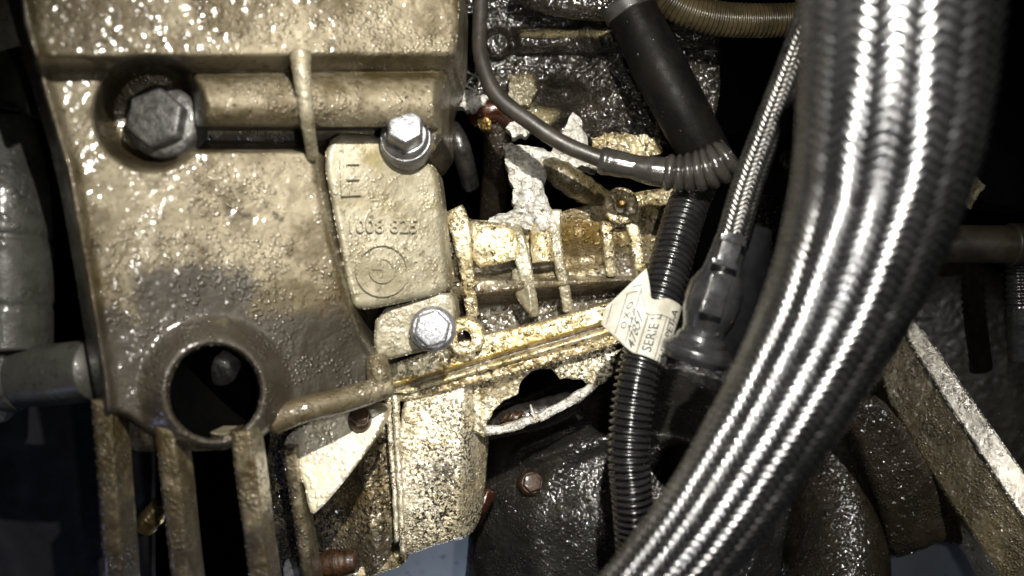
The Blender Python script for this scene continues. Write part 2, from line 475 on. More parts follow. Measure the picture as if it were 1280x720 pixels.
def simple(name, c1, c2, metallic=0.0, rough=0.4, size=20, bump=0.5, bsize=4, coat=0.0, spots=None, rvar=0.12):
    k = NT(name)
    c = k.mix(k.rng(k.noise(size, 5, 0.65), 0.35, 0.65), c1, c2)
    if spots:
        c = k.mix(k.rng(k.noise(spots[1], 3, 0.6, 0, (40, 3, 1)), spots[2], spots[2] + 0.08), c, spots[0])
    k.set('Base Color', c); k.set('Metallic', metallic)
    k.set('Roughness', k.rng(k.noise(size * 0.7, 4, 0.6, 0, (1, 9, 4)), 0.3, 0.7, max(0.05, rough - rvar), rough + rvar))
    k.set('Normal', k.bump(k.noise(bsize, 4, 0.65), 0.7, bump))
    if coat: k.set('Coat Weight', coat); k.set('Coat Roughness', 0.15)
    return k.m
M['steel'] = simple('bright_bolt_steel', (0.12, 0.12, 0.125), (0.24, 0.24, 0.245), 0.75, 0.38, 12, 1.2, 5, 0.3)
M['darksteel'] = simple('grimy_bolt_steel', (0.05, 0.048, 0.045), (0.13, 0.127, 0.12), 0.5, 0.45, 9, 2.4, 7, 0.3)
M['oilysteel'] = simple('oil_beaded_bolt_steel', (0.22, 0.22, 0.24), (0.34, 0.34, 0.36), 0.6, 0.3, 9, 2.6, 6, 0.9)
M['rust'] = simple('rusty_bolt', (0.055, 0.026, 0.011), (0.02, 0.010, 0.005), 0.3, 0.45, 9, 1.8, 5, 0.3)
M['copper'] = simple('oily_brown_rod', (0.06, 0.019, 0.008), (0.02, 0.007, 0.004), 0.4, 0.22, 16, 1.0, 8, 1.0)
M['brass'] = simple('brass_fitting', (0.55, 0.38, 0.13), (0.32, 0.2, 0.06), 0.7, 0.3, 12, 1.2, 6, 0.3)
M['rubber'] = simple('black_rubber', (0.018, 0.017, 0.016), (0.034, 0.032, 0.03), 0.0, 0.42, 24, 0.5, 5, 0.15)
M['cable'] = simple('dusty_cable_sheath', (0.026, 0.022, 0.017), (0.016, 0.014, 0.011), 0.0, 0.42, 30, 0.4, 5, 0.1)
M['boot'] = simple('grey_rubber_boot', (0.032, 0.029, 0.025), (0.02, 0.018, 0.016), 0.0, 0.2, 30, 0.5, 8, 0.6)
M['conduit'] = simple('black_conduit_plastic', (0.007, 0.007, 0.007), (0.013, 0.012, 0.012), 0.0, 0.22, 20, 0.3, 4, 0.5)
M['hosedark'] = simple('oily_dark_hose', (0.006, 0.005, 0.004), (0.003, 0.003, 0.003), 0.0, 0.5, 40, 0.5, 5, 0.0, ((0.3, 0.3, 0.28), 5, 0.70))
M['hosedark'].node_tree.nodes['Principled BSDF'].inputs['Specular IOR Level'].default_value = 0.08
M['tan'] = simple('tan_ribbed_hose', (0.055, 0.042, 0.02), (0.028, 0.022, 0.012), 0.1, 0.32, 30, 0.4, 5, 0.3)
M['plug'] = simple('grey_plug_plastic', (0.020, 0.020, 0.021), (0.012, 0.012, 0.013), 0.0, 0.26, 20, 1.0, 9, 0.7)
M['black'] = simple('black_plastic', (0.002, 0.002, 0.0025), (0.004, 0.004, 0.0045), 0.0, 0.8, 30, 0.4, 6)
M['black'].node_tree.nodes['Principled BSDF'].inputs['Specular IOR Level'].default_value = 0.06
M['panel'] = simple('brown_flecked_paint', (0.010, 0.008, 0.005), (0.006, 0.005, 0.003), 0.0, 0.5, 60, 0.5, 9, 0.0, ((0.12, 0.11, 0.08), 6, 0.68))
M['panel'].node_tree.nodes['Principled BSDF'].inputs['Specular IOR Level'].default_value = 0.25
M['pipe'] = simple('dull_brown_pipe', (0.03, 0.023, 0.014), (0.018, 0.014, 0.009), 0.1, 0.5, 40, 0.6, 9)
M['void'] = simple('shade_black', (0.0008, 0.0008, 0.0009), (0.0014, 0.0013, 0.0013), 0.0, 0.9, 30, 0.3, 6)  # near black, stands in for deep shade in bore and backing
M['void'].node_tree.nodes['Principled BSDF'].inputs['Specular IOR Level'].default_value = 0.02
M['bluegap'] = simple('dark_shade_navy', (0.0022, 0.0024, 0.0045), (0.0035, 0.0036, 0.0058), 0.0, 0.7, 60, 0.8, 20)  # colour of shade, for the added sheet at lower left
M['floor'] = simple('pale_concrete', (0.50, 0.56, 0.65), (0.42, 0.47, 0.55), 0.0, 0.7, 90, 0.6, 12, 0, ((0.05, 0.05, 0.06), 26, 0.66))
M['ink'] = simple('black_ink', (0.012, 0.012, 0.012), (0.03, 0.028, 0.026), 0.0, 0.6, 8, 0.1, 4)
M['piston'] = simple('dark_inner_steel', (0.05, 0.047, 0.043), (0.022, 0.02, 0.018), 0.6, 0.35, 18, 1.2, 6, 0.6)
k = NT('grubby_paper')
c = k.mix(k.rng(k.noise(30, 5, 0.6), 0.35, 0.65), (0.36, 0.348, 0.30), (0.25, 0.236, 0.19))
c = k.mix(k.mth('MULTIPLY', k.rng(k.noise(5, 5, 0.8, 1.5, (3, 3, 3)), 0.54, 0.70), 0.55), c, (0.12, 0.105, 0.08))
k.set('Base Color', c); k.set('Roughness', 0.42); k.set('Normal', k.bump(k.noise(18, 3), 0.6, 2.2)); k.set('Specular IOR Level', 0.25)
M['paper'] = k.m

def braid(name, cols, pitch, slope, col1, col2, bump, rough=0.3):
    """twill wire braid: lengthwise columns, wires slanting opposite ways in neighbouring columns"""
    k = NT(name)
    sp = k.n.new('ShaderNodeSeparateXYZ'); k.L(k.tc.outputs['UV'], sp.inputs[0])
    x = k.mth('MULTIPLY', sp.outputs['X'], float(cols)); y = k.mth('MULTIPLY', sp.outputs['Y'], 100.0 / pitch)
    fx = k.mth('FRACT', x); par = k.mth('MODULO', k.mth('FLOOR', x), 2.0)
    sgn = k.mth('SUBTRACT', k.mth('MULTIPLY', par, 2.0), 1.0)
    ph = k.mth('ADD', y, k.mth('MULTIPLY', k.mth('MULTIPLY', fx, sgn), slope))
    w = k.mth('ABSOLUTE', k.mth('SINE', k.mth('MULTIPLY', ph, math.pi)))
    colw = k.mth('SINE', k.mth('MULTIPLY', fx, math.pi))
    h = k.mth('MULTIPLY', k.mth('POWER', w, 0.7), k.mth('ADD', 0.7, k.mth('MULTIPLY', colw, 0.3)))
    gap = k.rng(h, 0.3, 0.75)
    nz = k.rng(k.noise(60, 4, 0.6), 0.35, 0.65)
    c = k.mix(gap, (0.02, 0.02, 0.022), k.mix(nz, col1, col2))  # shade between the wires is put into the colour
    k.set('Base Color', c); k.set('Metallic', 0.95)
    k.set('Roughness', k.rng(k.noise(9, 4, 0.7), 0.3, 0.7, rough - 0.08, rough + 0.12))
    k.set('Normal', k.bump(h, 0.8, bump))
    return k.m
M['braid'] = braid('steel_wire_braid', 30, 6.8, 1.05, (0.20, 0.20, 0.205), (0.34, 0.34, 0.345), 3.7, 0.22)
M['braid2'] = braid('small_wire_braid', 12, 5.0, 1.4, (0.13, 0.127, 0.12), (0.22, 0.215, 0.2), 1.6, 0.3)

# ---------------------------------------------------------------- setting: floor and added black backing behind everything
floor = field('garage_floor', [(-900, -700), (2200, -700), (2200, 1500), (-900, 1500)], lambda u, v: 900 + 0 * u, M['floor'], step=60, back=20, kind='structure')
field('dark_backing_sheet', [(-700, -500), (1900, -500), (1900, 1100), (-700, 1100)], lambda u, v: 820 + 0 * u, M['void'], step=20, back=8, kind='structure',
      holes=[np.array([(400, 600), (660, 600), (660, 1050), (400, 1050)]), np.array([(1070, 620), (1310, 620), (1310, 1050), (1070, 1050)])])  # added black sheet that keeps the gaps behind the engine dark
shade_sheet = field('added_shade_sheet', [(-160, 480), (175, 480), (190, 560), (190, 1000), (-160, 1000)], lambda u, v: 60 + 25 * fbm(u, v, 120, 5), M['bluegap'], step=8, rim=6, back=12)  # added dark sheet, stands in for shade at lower left
tag(shade_sheet, 'added dark navy sheet for the shade below the grey motor at far left', 'shade_sheet')

# ---------------------------------------------------------------- gearbox casing
G = thing('gearbox_casing', 'large cream cast aluminium gearbox casing, stained and oily, filling the left side', 'gearbox casing', (300, 360, 40))
def gbase(u, v): return -290 + (np.clip(u, -60, 700) - 80) * 0.40
def gd(u, v):
    d = gbase(u, v)
    d = d - 46 * (1 - ss(66, 92, v + 0.01 * (u - 300)))                       # upper bulge
    d = d + 10 * ss(88, 94, v) * (1 - ss(92, 104, v)) * ss(215, 250, u)
    ends = ss(232, 250, u) * (1 - ss(540, 556, u))
    bar = np.sqrt(np.clip(1 - ((v - 126) / 36.0) ** 2, 0, 1))
    d = d - 44 * bar * ends
    slot = ss(158, 163, v) * (1 - ss(176, 192, v)) * ss(236, 250, u) * (1 - ss(480, 500, u))
    d = d + 130 * slot
    rr = np.hypot((u - 190) / 1.0, (v - 142) / 1.0)
    d = d + 88 * (1 - ss(48, 76, rr)) * np.clip(1 - (u - 215) / 60, 0, 1)       # counterbore
    # left flange: raised rounded edge
    xe = np.interp(v, [-60, 30, 120, 210, 330, 480, 560], [4, 18, 43, 70, 92, 116, 122])
    d = d - 14 * np.exp(-((u - xe - 14) / 9.0) ** 2) + 34 * ss(22, -4, u - xe) * 1.0
    # swelling round the lower bore
    rb = np.hypot(u - 268, v - 490)
    d = d - 26 * (1 - ss(58, 100, rb))
    # gentle dip to the right of the lower half
    d = d + 22 * ss(330, 470, u) * ss(330, 460, v)
    d = d + 5 * fbm(u, v, 90, 21) + 1.6 * fbm(u, v, 22, 25)
    d = d - 5 * np.maximum(0, fbm(u, v, 15, 31, 3)) * (1 - ss(30, 85, v)) * ss(180, 260, u)
    return d
def g_grime_shade(u, v):
    a = np.exp(-(((u - 245) / 100) ** 2 + ((v - 372) / 50) ** 2)) * 1.0
    a = np.maximum(a, 0.8 * ss(330, 430, v) * ss(90, 130, u))
    a = np.maximum(a, np.exp(-(((u - 165) / 80) ** 2 + ((v - 432) / 45) ** 2)) * 0.95)
    a = np.maximum(a, np.exp(-(((u - 400) / 60) ** 2 + ((v - 432) / 45) ** 2)) * 0.6)
    a = np.maximum(a, np.exp(-((np.hypot(u - 185, v - 140) - 60) / 20) ** 2) * 0.5)  # darker ring round the counterbore
    a = np.maximum(a, np.exp(-((v - 174) / 9) ** 2) * (u > 240) * 0.9)  # shadow in the slot under the bar, painted into the colour
    return a
def g_stain(u, v):
    a = np.exp(-(((u - 360) / 95) ** 2 + ((v - 405) / 65) ** 2)) * 1.2
    a = np.maximum(a, 0.6 * ss(290, 370, v))
    a = np.maximum(a, np.exp(-(((u - 140) / 60) ** 2 + ((v - 400) / 60) ** 2)) * 0.6)
    a = np.maximum(a, np.exp(-((np.hypot(u - 185, v - 140) - 58) / 24) ** 2) * 0.75)  # the same counterbore ring, tinted
    a = np.maximum(a, np.exp(-((v - 92) / 10) ** 2) * 0.6 * (u > 240))
    a = np.maximum(a, np.exp(-(((u - 60) / 50) ** 2 + ((v - 60) / 90) ** 2)) * 0.45)
    return a
wall_out = [(-4, -60), (575, -60), (574, 20), (571, 62), (560, 92), (553, 120), (553, 190), (500, 200), (480, 176), (396, 176), (396, 210), (411, 285), (428, 352),
            (456, 436), (480, 452), (484, 486), (400, 512), (346, 530), (326, 548), (300, 562), (232, 562), (205, 552), (190, 545), (150, 515), (126, 520), (114, 470), (92, 330), (70, 210), (43, 120), (14, 20)]
bore_c = np.array([(268 + 57 * math.cos(a), 490 + 58 * math.sin(a)) for a in np.linspace(0, 2 * math.pi, 40, endpoint=False)])
field('casing_wall', chaikin(wall_out, 1), gd, M['casing'], G, step=1.8, rim=9, back=190, holes=[bore_c], rough=0.5, rscale=7, grime_shade=g_grime_shade, stain=g_stain)
def deep(u, v, d0, d1): return (640 + (u - 640) * (D + d0) / (D + d1), 360 + (v - 360) * (D + d0) / (D + d1), d1)      # straight back from a point
an = np.linspace(0, 2 * math.pi, 64, endpoint=False)
bu, bv = 268 + 55 * np.cos(an), 490 + 56 * np.sin(an)
r0_ = Wn(bu, bv, gd(bu, bv) + 4); r1_ = r0_.copy(); r1_[:, 2] = 100 * S
link(mesh('bore', np.concatenate([r0_, r1_]), [(i, (i + 1) % 64, 64 + (i + 1) % 64, 64 + i) for i in range(64)] + [tuple(range(64, 128))]), 'bore', M['void'], G)  # bore lined near black, its deep shade put into the colour
lathe('plug', (274, 464, -140), [(19, -20), (19, 0), (16, 4), (8, 6)], M['darksteel'], G, axis=(0.0, -0.5, 1))
# ridge between the casing face and the pad
tube('ridge', [(375, 66, gbase(376, 0) - 50), (378, 100, gbase(379, 0) - 52), (384, 150, gbase(384, 0) - 40), (391, 196, gbase(391, 0) - 4)],
     [11, 8, 7, 6], M['pad'], G, seg=16, n=80, rfn=lambda s, t, L: 0.5 * np.sin(s * 0.5 + 2 * np.sin(s * .13)) * np.sin(t * 2 + s * .2))
# pad with cast emblem
def padd(u, v): return gbase(u, v) + 22 + 6 * ss(180, 400, v) + 2.5 * fbm(u, v, 40, 51)
pad_out = [(398, 168), (474, 166), (486, 190), (512, 207), (545, 203), (551, 235), (557, 300), (563, 355), (558, 366), (500, 379), (446, 390), (436, 372), (420, 285)]
PAD = field('mounting_pad', chaikin(pad_out, 2), padd, M['pad'], G, step=1.5, rim=9, back=70, rough=0.4, rscale=6, seed=41,
            grime_shade=lambda u, v: 0.35 * np.exp(-((u - 405) / 10) ** 2), stain=lambda u, v: 0.75 * np.exp(-(((u - 470) / 30) ** 2 + ((v - 195) / 22) ** 2)) + 0.4 * np.exp(-((v - 255) / 25) ** 2))  # darker along the left edge, beside the groove
def raised(name, pts2, faces, thick, dfn, mat, parent):
    """small raised cast mark following a surface"""
    n = len(pts2); u, v = pts2[:, 0], pts2[:, 1]
    t = Wn(u, v, dfn(u, v) - thick * 1.5); b = Wn(u, v, dfn(u, v) + 3)
    cnt = {}
    for f in faces:
        for i in range(len(f)):
            a, c = f[i], f[(i + 1) % len(f)]
            cnt[(a, c)] = 1
    F = [tuple(reversed(f)) for f in faces]
    for (a, c) in cnt:
        if (c, a) not in cnt: F.append((a, c, c + n, a + n))
    return link(mesh(name, np.concatenate([t, b]), F, smooth=False), name, mat, parent)
def mark(text, u, v, size, ang, thick, dfn, mat, parent, name='cast_lettering', sx=1.0):
    p, f = glyphs(text, size); p = p * np.array([sx, 1.0])
    ca, sa = math.cos(ang), math.sin(ang)
    q = np.stack([u + p[:, 0] * ca - p[:, 1] * sa * -1 * -1, v - p[:, 1] * ca - p[:, 0] * sa], -1)
    return raised(name, q, f, thick, dfn, mat, parent)
def ring2(u, v, r0, r1, a0=0.0, a1=2 * math.pi, n=48):
    a = np.linspace(a0, a1, n + 1)
    p = np.concatenate([np.stack([u + r * np.cos(a), v + r * np.sin(a)], -1) for r in (r0, r1)])
    f = [(i, i + 1, n + 1 + i + 1, n + 1 + i) for i in range(n)]
    return p, [tuple(reversed(x)) for x in f]
mark('E', 437, 224, 66, 0.04, 4.0, padd, M['pad'], PAD, sx=0.9)
mark('1008 825', 478, 283, 24, 0.0, 3.8, padd, M['pad'], PAD)
mark('- 13', 530, 325, 15, 0.05, 1.6, padd, M['pad'], PAD)
EM = raised('cast_emblem', *ring2(478, 337, 30, 34), 3.2, padd, M['pad'], PAD)
p_, f_ = ring2(478, 337, 13, 17); raised('cast_emblem', p_, f_, 2.2, padd, M['pad'], PAD)
for a0 in (0.0, math.pi):
    p_, f_ = ring2(478, 337, 1, 14, a0, a0 + math.pi / 2, 10); raised('cast_emblem', p_, f_, 1.8, padd, M['pad'], PAD)
for k_, ch in enumerate('MW'):
    pass
# tab under the pad, carrying the third bolt
def tabd(u, v): return -72 + 0.06 * (v - 400) + 0.15 * (u - 500) + 2 * fbm(u, v, 30, 61)
field('bolt_tab', chaikin([(470, 388), (520, 376), (560, 362), (572, 380), (566, 432), (524, 440), (478, 452), (466, 440)], 1), tabd, M['pad'], G, step=1.5, rim=6, back=70, rough=1.0, rscale=6, seed=71)
# lower lip and stub
tube('lower_lip', [(338, 528, -180), (380, 512, -172), (430, 500, -150), (486, 482, -120)], [14, 14, 14, 13], M['casing'], G, seg=20, n=40)
tube('stub_rib', [(470, 446, -118), (474, 470, -125), (478, 492, -118)], [12, 14, 12], M['casing'], G, seg=18, n=24)
def lowerbar(u, v): return gbase(u, v) + 4 + 0.2 * (v - 480) - 10 * np.exp(-((v - 492 + 0.2 * (u - 400)) / 16) ** 2)
# vertical ribs hanging below the casing
for (ua, va, ub, vb, hw, dd0, dd1) in ((127, 500, 146, 760, 13, -268, -240), (206, 532, 231, 760, 13, -256, -235), (301, 538, 330, 760, 14, -240, -225), (360, 560, 392, 760, 8, -120, -100)):
    tt = np.linspace(0, 1, 16); wv = hw + 0.4 * np.sin(tt * 9 + ua)
    pts = np.concatenate([np.stack([ua + (ub - ua) * tt - wv, va + (vb - va) * tt], -1), np.stack([ua + (ub - ua) * tt + wv, va + (vb - va) * tt], -1)[::-1]])
    field('rib', pts, lambda u, v: dd0 + (dd1 - dd0) * (v - va) / (vb - va) + 3 * fbm(u, v, 25, 81), M['casing'], G, step=1.4, rim=7, back=34, rough=1.0, rscale=8, seed=83,
          grime_shade=lambda u, v: 0.25 + 0.3 * ss(520, 700, v), stain=lambda u, v: 0.55 + 0 * u)
field('web', chaikin([(140, 500), (215, 500), (212, 560), (180, 566), (150, 558)], 1), lambda u, v: -205 - 0.5 * (v - 560) * -0.3 + 4 * fbm(u, v, 20, 91), M['casing'], G, step=2, rim=8, back=60, rough=2, rscale=9)
field('web', chaikin([(222, 540), (300, 540), (296, 562), (226, 564)], 1), lambda u, v: -228 + 3 * fbm(u, v, 20, 93), M['pad'], G, step=2, rim=7, back=40, rough=1.5, rscale=8)
# bolts
bolt((203, 152, -205), 31, M['darksteel'], G, axis=(-0.02, 0.02, 1), rot=0.35, h=22, flange=1.2, bev=4.5)
bolt((507, 170, -128), 22, M['steel'], G, axis=(0.10, 0.20, 1), rot=0.55, h=32, flange=1.18, washer=1.32, bev=2.2)
bolt((541, 411, -88), 22, M['oilysteel'], G, axis=(0.02, 0.05, 1), rot=0.3, h=16, flange=1.2)

# ---------------------------------------------------------------- engine block
B = thing('engine_block', 'broken engine block with a hole smashed through its ribbed oily wall', 'engine block', (690, 300, 160))
def ud(u, v):
    d = 150 + 0.10 * (v - 90)
    d = d - 34 * np.sqrt(np.clip(1 - ((v - 50 + 0.03 * (u - 700)) / 17.0) ** 2, 0, 1)) * ss(636, 652, u)          # horizontal bar
    d = d - 30 * np.exp(-((u - 735 - 0.2 * (v - 40)) / 9.0) ** 2) * ss(22, 34, v) * (1 - ss(60, 75, v))
    d = d + 45 * np.exp(-(((u - 702) / 26) ** 2 + ((v - 118) / 15) ** 2))
    d = d - 26 * (1 - ss(18, 34, np.hypot((u - 672) * .8, v - 140)))
    d = d - 30 * (1 - ss(12, 22, np.hypot(u - 622, v - 55)))
    g = ss(60, 80, v) * ss(640, 700, u)
    d = d + (15 * fbm(u, v, 13, 101) + 16 * fbm(u, v, 40, 105)) * (0.3 + g)
    d = d - 6 * np.maximum(0, np.sin((u * 0.8 + v * 0.9) * 0.22)) * np.exp(-(((u - 730) / 40) ** 2 + ((v - 85) / 14) ** 2))
    return d
field('upper_casting', chaikin([(540, -60), (900, -60), (900, 175), (850, 182), (800, 178), (745, 176), (700, 172), (660, 168), (640, 150), (610, 128), (575, 84), (540, 82)], 1), ud, M['dark'], B, step=1.6, rim=5, back=60, rough=1.6, rscale=5, seed=111,
      stain=lambda u, v: 0.9 * np.exp(-(((u - 655) / 16) ** 2 + ((v - 108) / 18) ** 2)) + 0.95 * np.exp(-(((u - 676) / 24) ** 2 + ((v - 146) / 14) ** 2)) + 0.62 * np.exp(-((v - 42) / 7) ** 2) * ss(640, 660, u) * (1 - ss(770, 790, u)),
      grime_shade=lambda u, v: 0.2 + 0 * u)
# torn, whitish fracture web between the two openings
frac_out = jagged([(628, 178), (660, 182), (690, 190), (716, 140), (728, 152), (735, 184), (752, 196), (748, 212), (700, 204), (684, 206), (680, 236), (690, 262), (702, 280), (668, 290), (640, 280), (600, 286), (618, 270), (642, 262), (640, 230), (632, 205)], 2.0, 5, 5)
def fracd(u, v): return 66 - 0.10 * (v - 180) - 8 * np.exp(-((u - 660 - 0.15 * (v - 180)) / 14) ** 2) + 26 * fbm(u, v, 22, 121) + 15 * fbm(u, v, 8, 125)
field('fracture_face', frac_out, fracd, M['fracture'], B, step=1.2, rim=2.5, back=55, rough=2.0, rscale=5, seed=127, grime_shade=lambda u, v: 0.15 + 0 * u)
for k_, (pts, d0) in enumerate((
    ([(738, 172), (765, 165), (800, 168), (826, 175), (828, 192), (800, 200), (760, 196), (742, 190)], 86),
    ([(556, 118), (585, 112), (612, 122), (606, 132), (590, 140), (574, 133), (558, 138)], 100),
    ([(636, 92), (660, 98), (672, 112), (664, 128), (650, 134), (636, 120)], 108),
    ([(644, 148), (668, 158), (660, 168), (640, 172), (632, 160)], 100))):
    field('torn_edge', jagged(pts, 2.2, 4, 20 + k_), lambda u, v, d0=d0: d0 + 16 * fbm(u, v, 9, 131) + 8 * fbm(u, v, 4, 135), M['fracture'] if k_ in (1, 3) else M['block'] if k_ == 0 else M['pad'], B, step=1.2, rim=2, back=30, rough=2, rscale=4)
# lower wall with pockets
def wd_(u, v):
    d = 78 - 0.02 * (v - 280)
    d = d + 30 * ss(322, 336, v - 0.0 * u) * (1 - ss(344, 352, v)) * 0.8
    d = d - 26 * ss(268, 280, v) * (1 - ss(318, 334, v + 0.05 * (u - 600))) * ss(580, 592, u) * (1 - ss(632, 648, u - 0.15 * (v - 280)))     # cast pad
    d = d - 24 * ss(338, 350, v + 0.1 * (u - 620)) * (1 - ss(362, 380, v + 0.1 * (u - 620)))                          # lower shelf
    d = d + 46 * ss(366, 384, v + 0.12 * (u - 620))
    d = d - 30 * np.exp(-(((u - 725) / 26) ** 2 + ((v - 290) / 20) ** 2))                                              # ochre swelling
    d = d - 28 * np.exp(-(((u - 820) / 20) ** 2 + ((v - 275) / 26) ** 2))
    d = d - 16 * np.exp(-(((u - 778) / 14) ** 2 + ((v - 296) / 16) ** 2))
    d = d + 30 * np.exp(-(((u - 725) / 30) ** 2 + ((v - 322) / 9) ** 2))
    d = d + 8 * fbm(u, v, 34, 141) + 6 * fbm(u, v, 11, 145)
    return d
wallo = [(556, 262), (585, 274), (615, 276), (650, 284), (690, 276), (700, 264), (745, 254), (790, 240), (860, 232), (872, 330), (850, 430), (770, 430), (560, 440), (548, 380), (546, 290)]
field('block_wall', chaikin(wallo, 1), wd_, M['block'], B, step=1.4, rim=6, back=80, rough=1.6, rscale=6, seed=151,
      grime_shade=lambda u, v: 0.36 + 0.5 * ss(325, 390, v) + 0.45 * np.exp(-(((u - 640) / 30) ** 2 + ((v - 335) / 14) ** 2)) + 0.55 * ss(740, 780, u) * ss(300, 330, v) - 0.35 * np.exp(-(((u - 610) / 30) ** 2 + ((v - 300) / 28) ** 2)),
      stain=lambda u, v: 0.35 + 0.6 * np.exp(-(((u - 725) / 35) ** 2 + ((v - 295) / 22) ** 2)) + 0.5 * np.exp(-((v - 368) / 8) ** 2) - 0.9 * np.exp(-(((u - 610) / 32) ** 2 + ((v - 300) / 30) ** 2)))
field('cast_pad', chaikin([(590, 284), (636, 280), (650, 300), (652, 322), (628, 330), (590, 336)], 1), lambda u, v: 44 - 5 * np.exp(-(((u - 606) / 9) ** 2 + ((v - 313) / 8) ** 2)) + 3 * fbm(u, v, 14, 155), M['rail'], B, step=1.2, rim=7, back=40, rough=1, rscale=5, seed=157)
wob = lambda s, t, L: 1.1 * np.sin(s * 0.55 + 3 * np.sin(s * .21)) * np.cos(t + s * .11)
def fin(pts, mat, back=60):
    """thin cast fin: (u, v, depth, half width) stations"""
    p = np.array(pts, float); sp_ = spline(p, 24)
    t_ = np.gradient(sp_[:, :2], axis=0); t_ /= np.linalg.norm(t_, axis=1)[:, None]
    nr = np.stack([-t_[:, 1], t_[:, 0]], -1)
    out = np.concatenate([sp_[:, :2] + nr * sp_[:, 3:4], (sp_[:, :2] - nr * sp_[:, 3:4])[::-1]])
    o_ = np.argsort(sp_[:, 1])
    return field('rib', chaikin(out, 1), lambda u, v: np.interp(v, sp_[o_, 1], sp_[o_, 2]) + 0 * u, mat, B, step=1.0, rim=3.2, back=back, rough=1.3, rscale=7, seed=int(p[0, 0]),
                 grime_shade=lambda u, v: 0.12 + 0.35 * ss(350, 400, v))
fin([(564, 262, 46, 16), (574, 284, 38, 13), (582, 330, 42, 9), (591, 397, 58, 8)], M['block'])
fin([(634, 278, 60, 13), (646, 300, 52, 11), (658, 345, 50, 9), (668, 396, 60, 7)], M['pad'])
fin([(690, 262, 56, 12), (694, 300, 52, 8), (702, 340, 52, 7), (711, 391, 60, 6.5)], M['pad'])
fin([(758, 276, 48, 9), (760, 300, 44, 7), (764, 346, 60, 5)], M['block'])
fin([(790, 278, 44, 8), (796, 310, 38, 7), (801, 338, 40, 7), (799, 360, 56, 4)], M['block'])
field('rib_web', chaikin([(640, 330), (662, 350), (668, 394), (655, 388), (640, 362)], 1), lambda u, v: 60 - 0.5 * (u - 640), M['pad'], B, step=1.5, rim=3, back=40, rough=1.2, rscale=6)
tube('pillar', [(676, 286, 66), (677, 305, 54), (679, 328, 52)], [15, 15, 15], M['rail'], B, seg=24, n=24, rfn=lambda s, t, L: 0 * s + 0.6 * np.sin(3 * t + s * .3))
# ochre tube in the second opening
tube('water_gallery', [(678, 204, 84), (698, 216, 66), (722, 232, 70), (752, 250, 96)], [12, 18, 19, 16], M['olive'], B, seg=24, n=40, rfn=lambda s, t, L: 1.4 * np.sin(s * .2 + 2 * t) * np.sin(s * .13))
# boss with threaded hole
bs = field('boss', np.array([(776 + 22 * math.cos(a), 257 + 23 * math.sin(a)) for a in np.linspace(0, 6.283, 36, endpoint=False)]), lambda u, v: 34 + 3 * fbm(u, v, 12, 161), M['block'], B, step=1.2, rim=4, back=60,
      holes=[np.array([(776 + 7.5 * math.cos(a), 258 + 8 * math.sin(a)) for a in np.linspace(0, 6.283, 20, endpoint=False)])], rough=1.4, rscale=5, stain=lambda u, v: 0.5 + 0 * u)
lathe('thread_tip', (777, 254, 52), [(6, -8), (6, 0), (3, 3)], M['brass'], bs)
# flange rail along the joint
def raild(u, v):
    e = v - (474 - (u - 480) * 0.300)
    d = 8 + 0.02 * (u - 600)
    d = d + 16 * ss(10, 16, e) - 9 * np.exp(-((e - 24) / 5.0) ** 2) + 3.0 * fbm(u, v, 24, 171) + 2.4 * fbm(u, v, 8, 175)
    return d
field('flange_rail', chaikin([(470, 462), (530, 441), (600, 420), (690, 400), (790, 370), (800, 402), (780, 428), (690, 442), (600, 466), (482, 500)], 1), raild, M['rail'], B, step=1.4, rim=5, back=70, rough=1.2, rscale=5, seed=177,
      stain=lambda u, v: 0.8 * np.exp(-((v - (474 - (u - 480) * 0.300) - 11) / 5) ** 2), grime_shade=lambda u, v: 0.75 * np.exp(-((v - (474 - (u - 480) * 0.300) - 17) / 4) ** 2) + 0.3 * ss(16, 26, v - (474 - (u - 480) * 0.3)))
lg = field('bolt_lug', np.array([(580 + 25 * math.cos(a), 421 + 24 * math.sin(a)) for a in np.linspace(0, 6.283, 36, endpoint=False)]), lambda u, v: -16 + 3 * fbm(u, v, 12, 181), M['rail'], B, step=1.2, rim=5, back=70,
      holes=[np.array([(580 + 9 * math.cos(a), 423 + 10 * math.sin(a)) for a in np.linspace(0, 6.283, 20, endpoint=False)])], rough=1.2, rscale=5, grime_shade=lambda u, v: 0.3 + 0 * u)
tube('hole_liner', [(580, 423, -8), (580, 422, 50)], 9.4, M['rust'], lg, seg=20, n=4, cap=False)
field('gasket_edge', chaikin([(478, 492), (600, 462), (700, 438), (790, 414), (792, 424), (700, 452), (602, 478), (482, 508)], 1), lambda u, v: 26 + 5 * fbm(u, v, 10, 185), M['block'], B, step=1.5, rim=3, back=40, rough=2.0, rscale=5, seed=187, stain=lambda u, v: 0.5 + 0 * u)

# ---------------------------------------------------------------- things inside the smashed opening
R1 = thing('connecting_rod', 'glossy brown broken connecting rod inside the smashed hole of the engine block', 'connecting rod', (615, 200, 230))
tube('rod_shank', [(622, 150, 150), (622, 200, 180), (612, 300, 300)], [22, 21, 20], M['brown'], R1, seg=28, n=30)
tube('rod_cap', [(592, 150, 140), (606, 140, 126), (624, 138, 126), (642, 158, 140)], [12, 17, 17, 12], M['copper'], R1, seg=24, n=30)
field('broken_tip', jagged([(596, 150), (606, 146), (614, 152), (612, 162), (600, 160)], 1.5, 4, 9), lambda u, v: 104 + 12 * fbm(u, v, 6, 191), M['brass'], R1, step=1.0, rim=1.5, back=20)
R2 = thing('piston_pin', 'dull black round pin beside the brown rod in the smashed hole', 'pin', (575, 190, 180))
tube('pin_body', [(566, 158, 118), (572, 172, 104), (580, 200, 116), (588, 232, 160)], [10, 14, 14, 13], M['piston'], R2, seg=24, n=30)
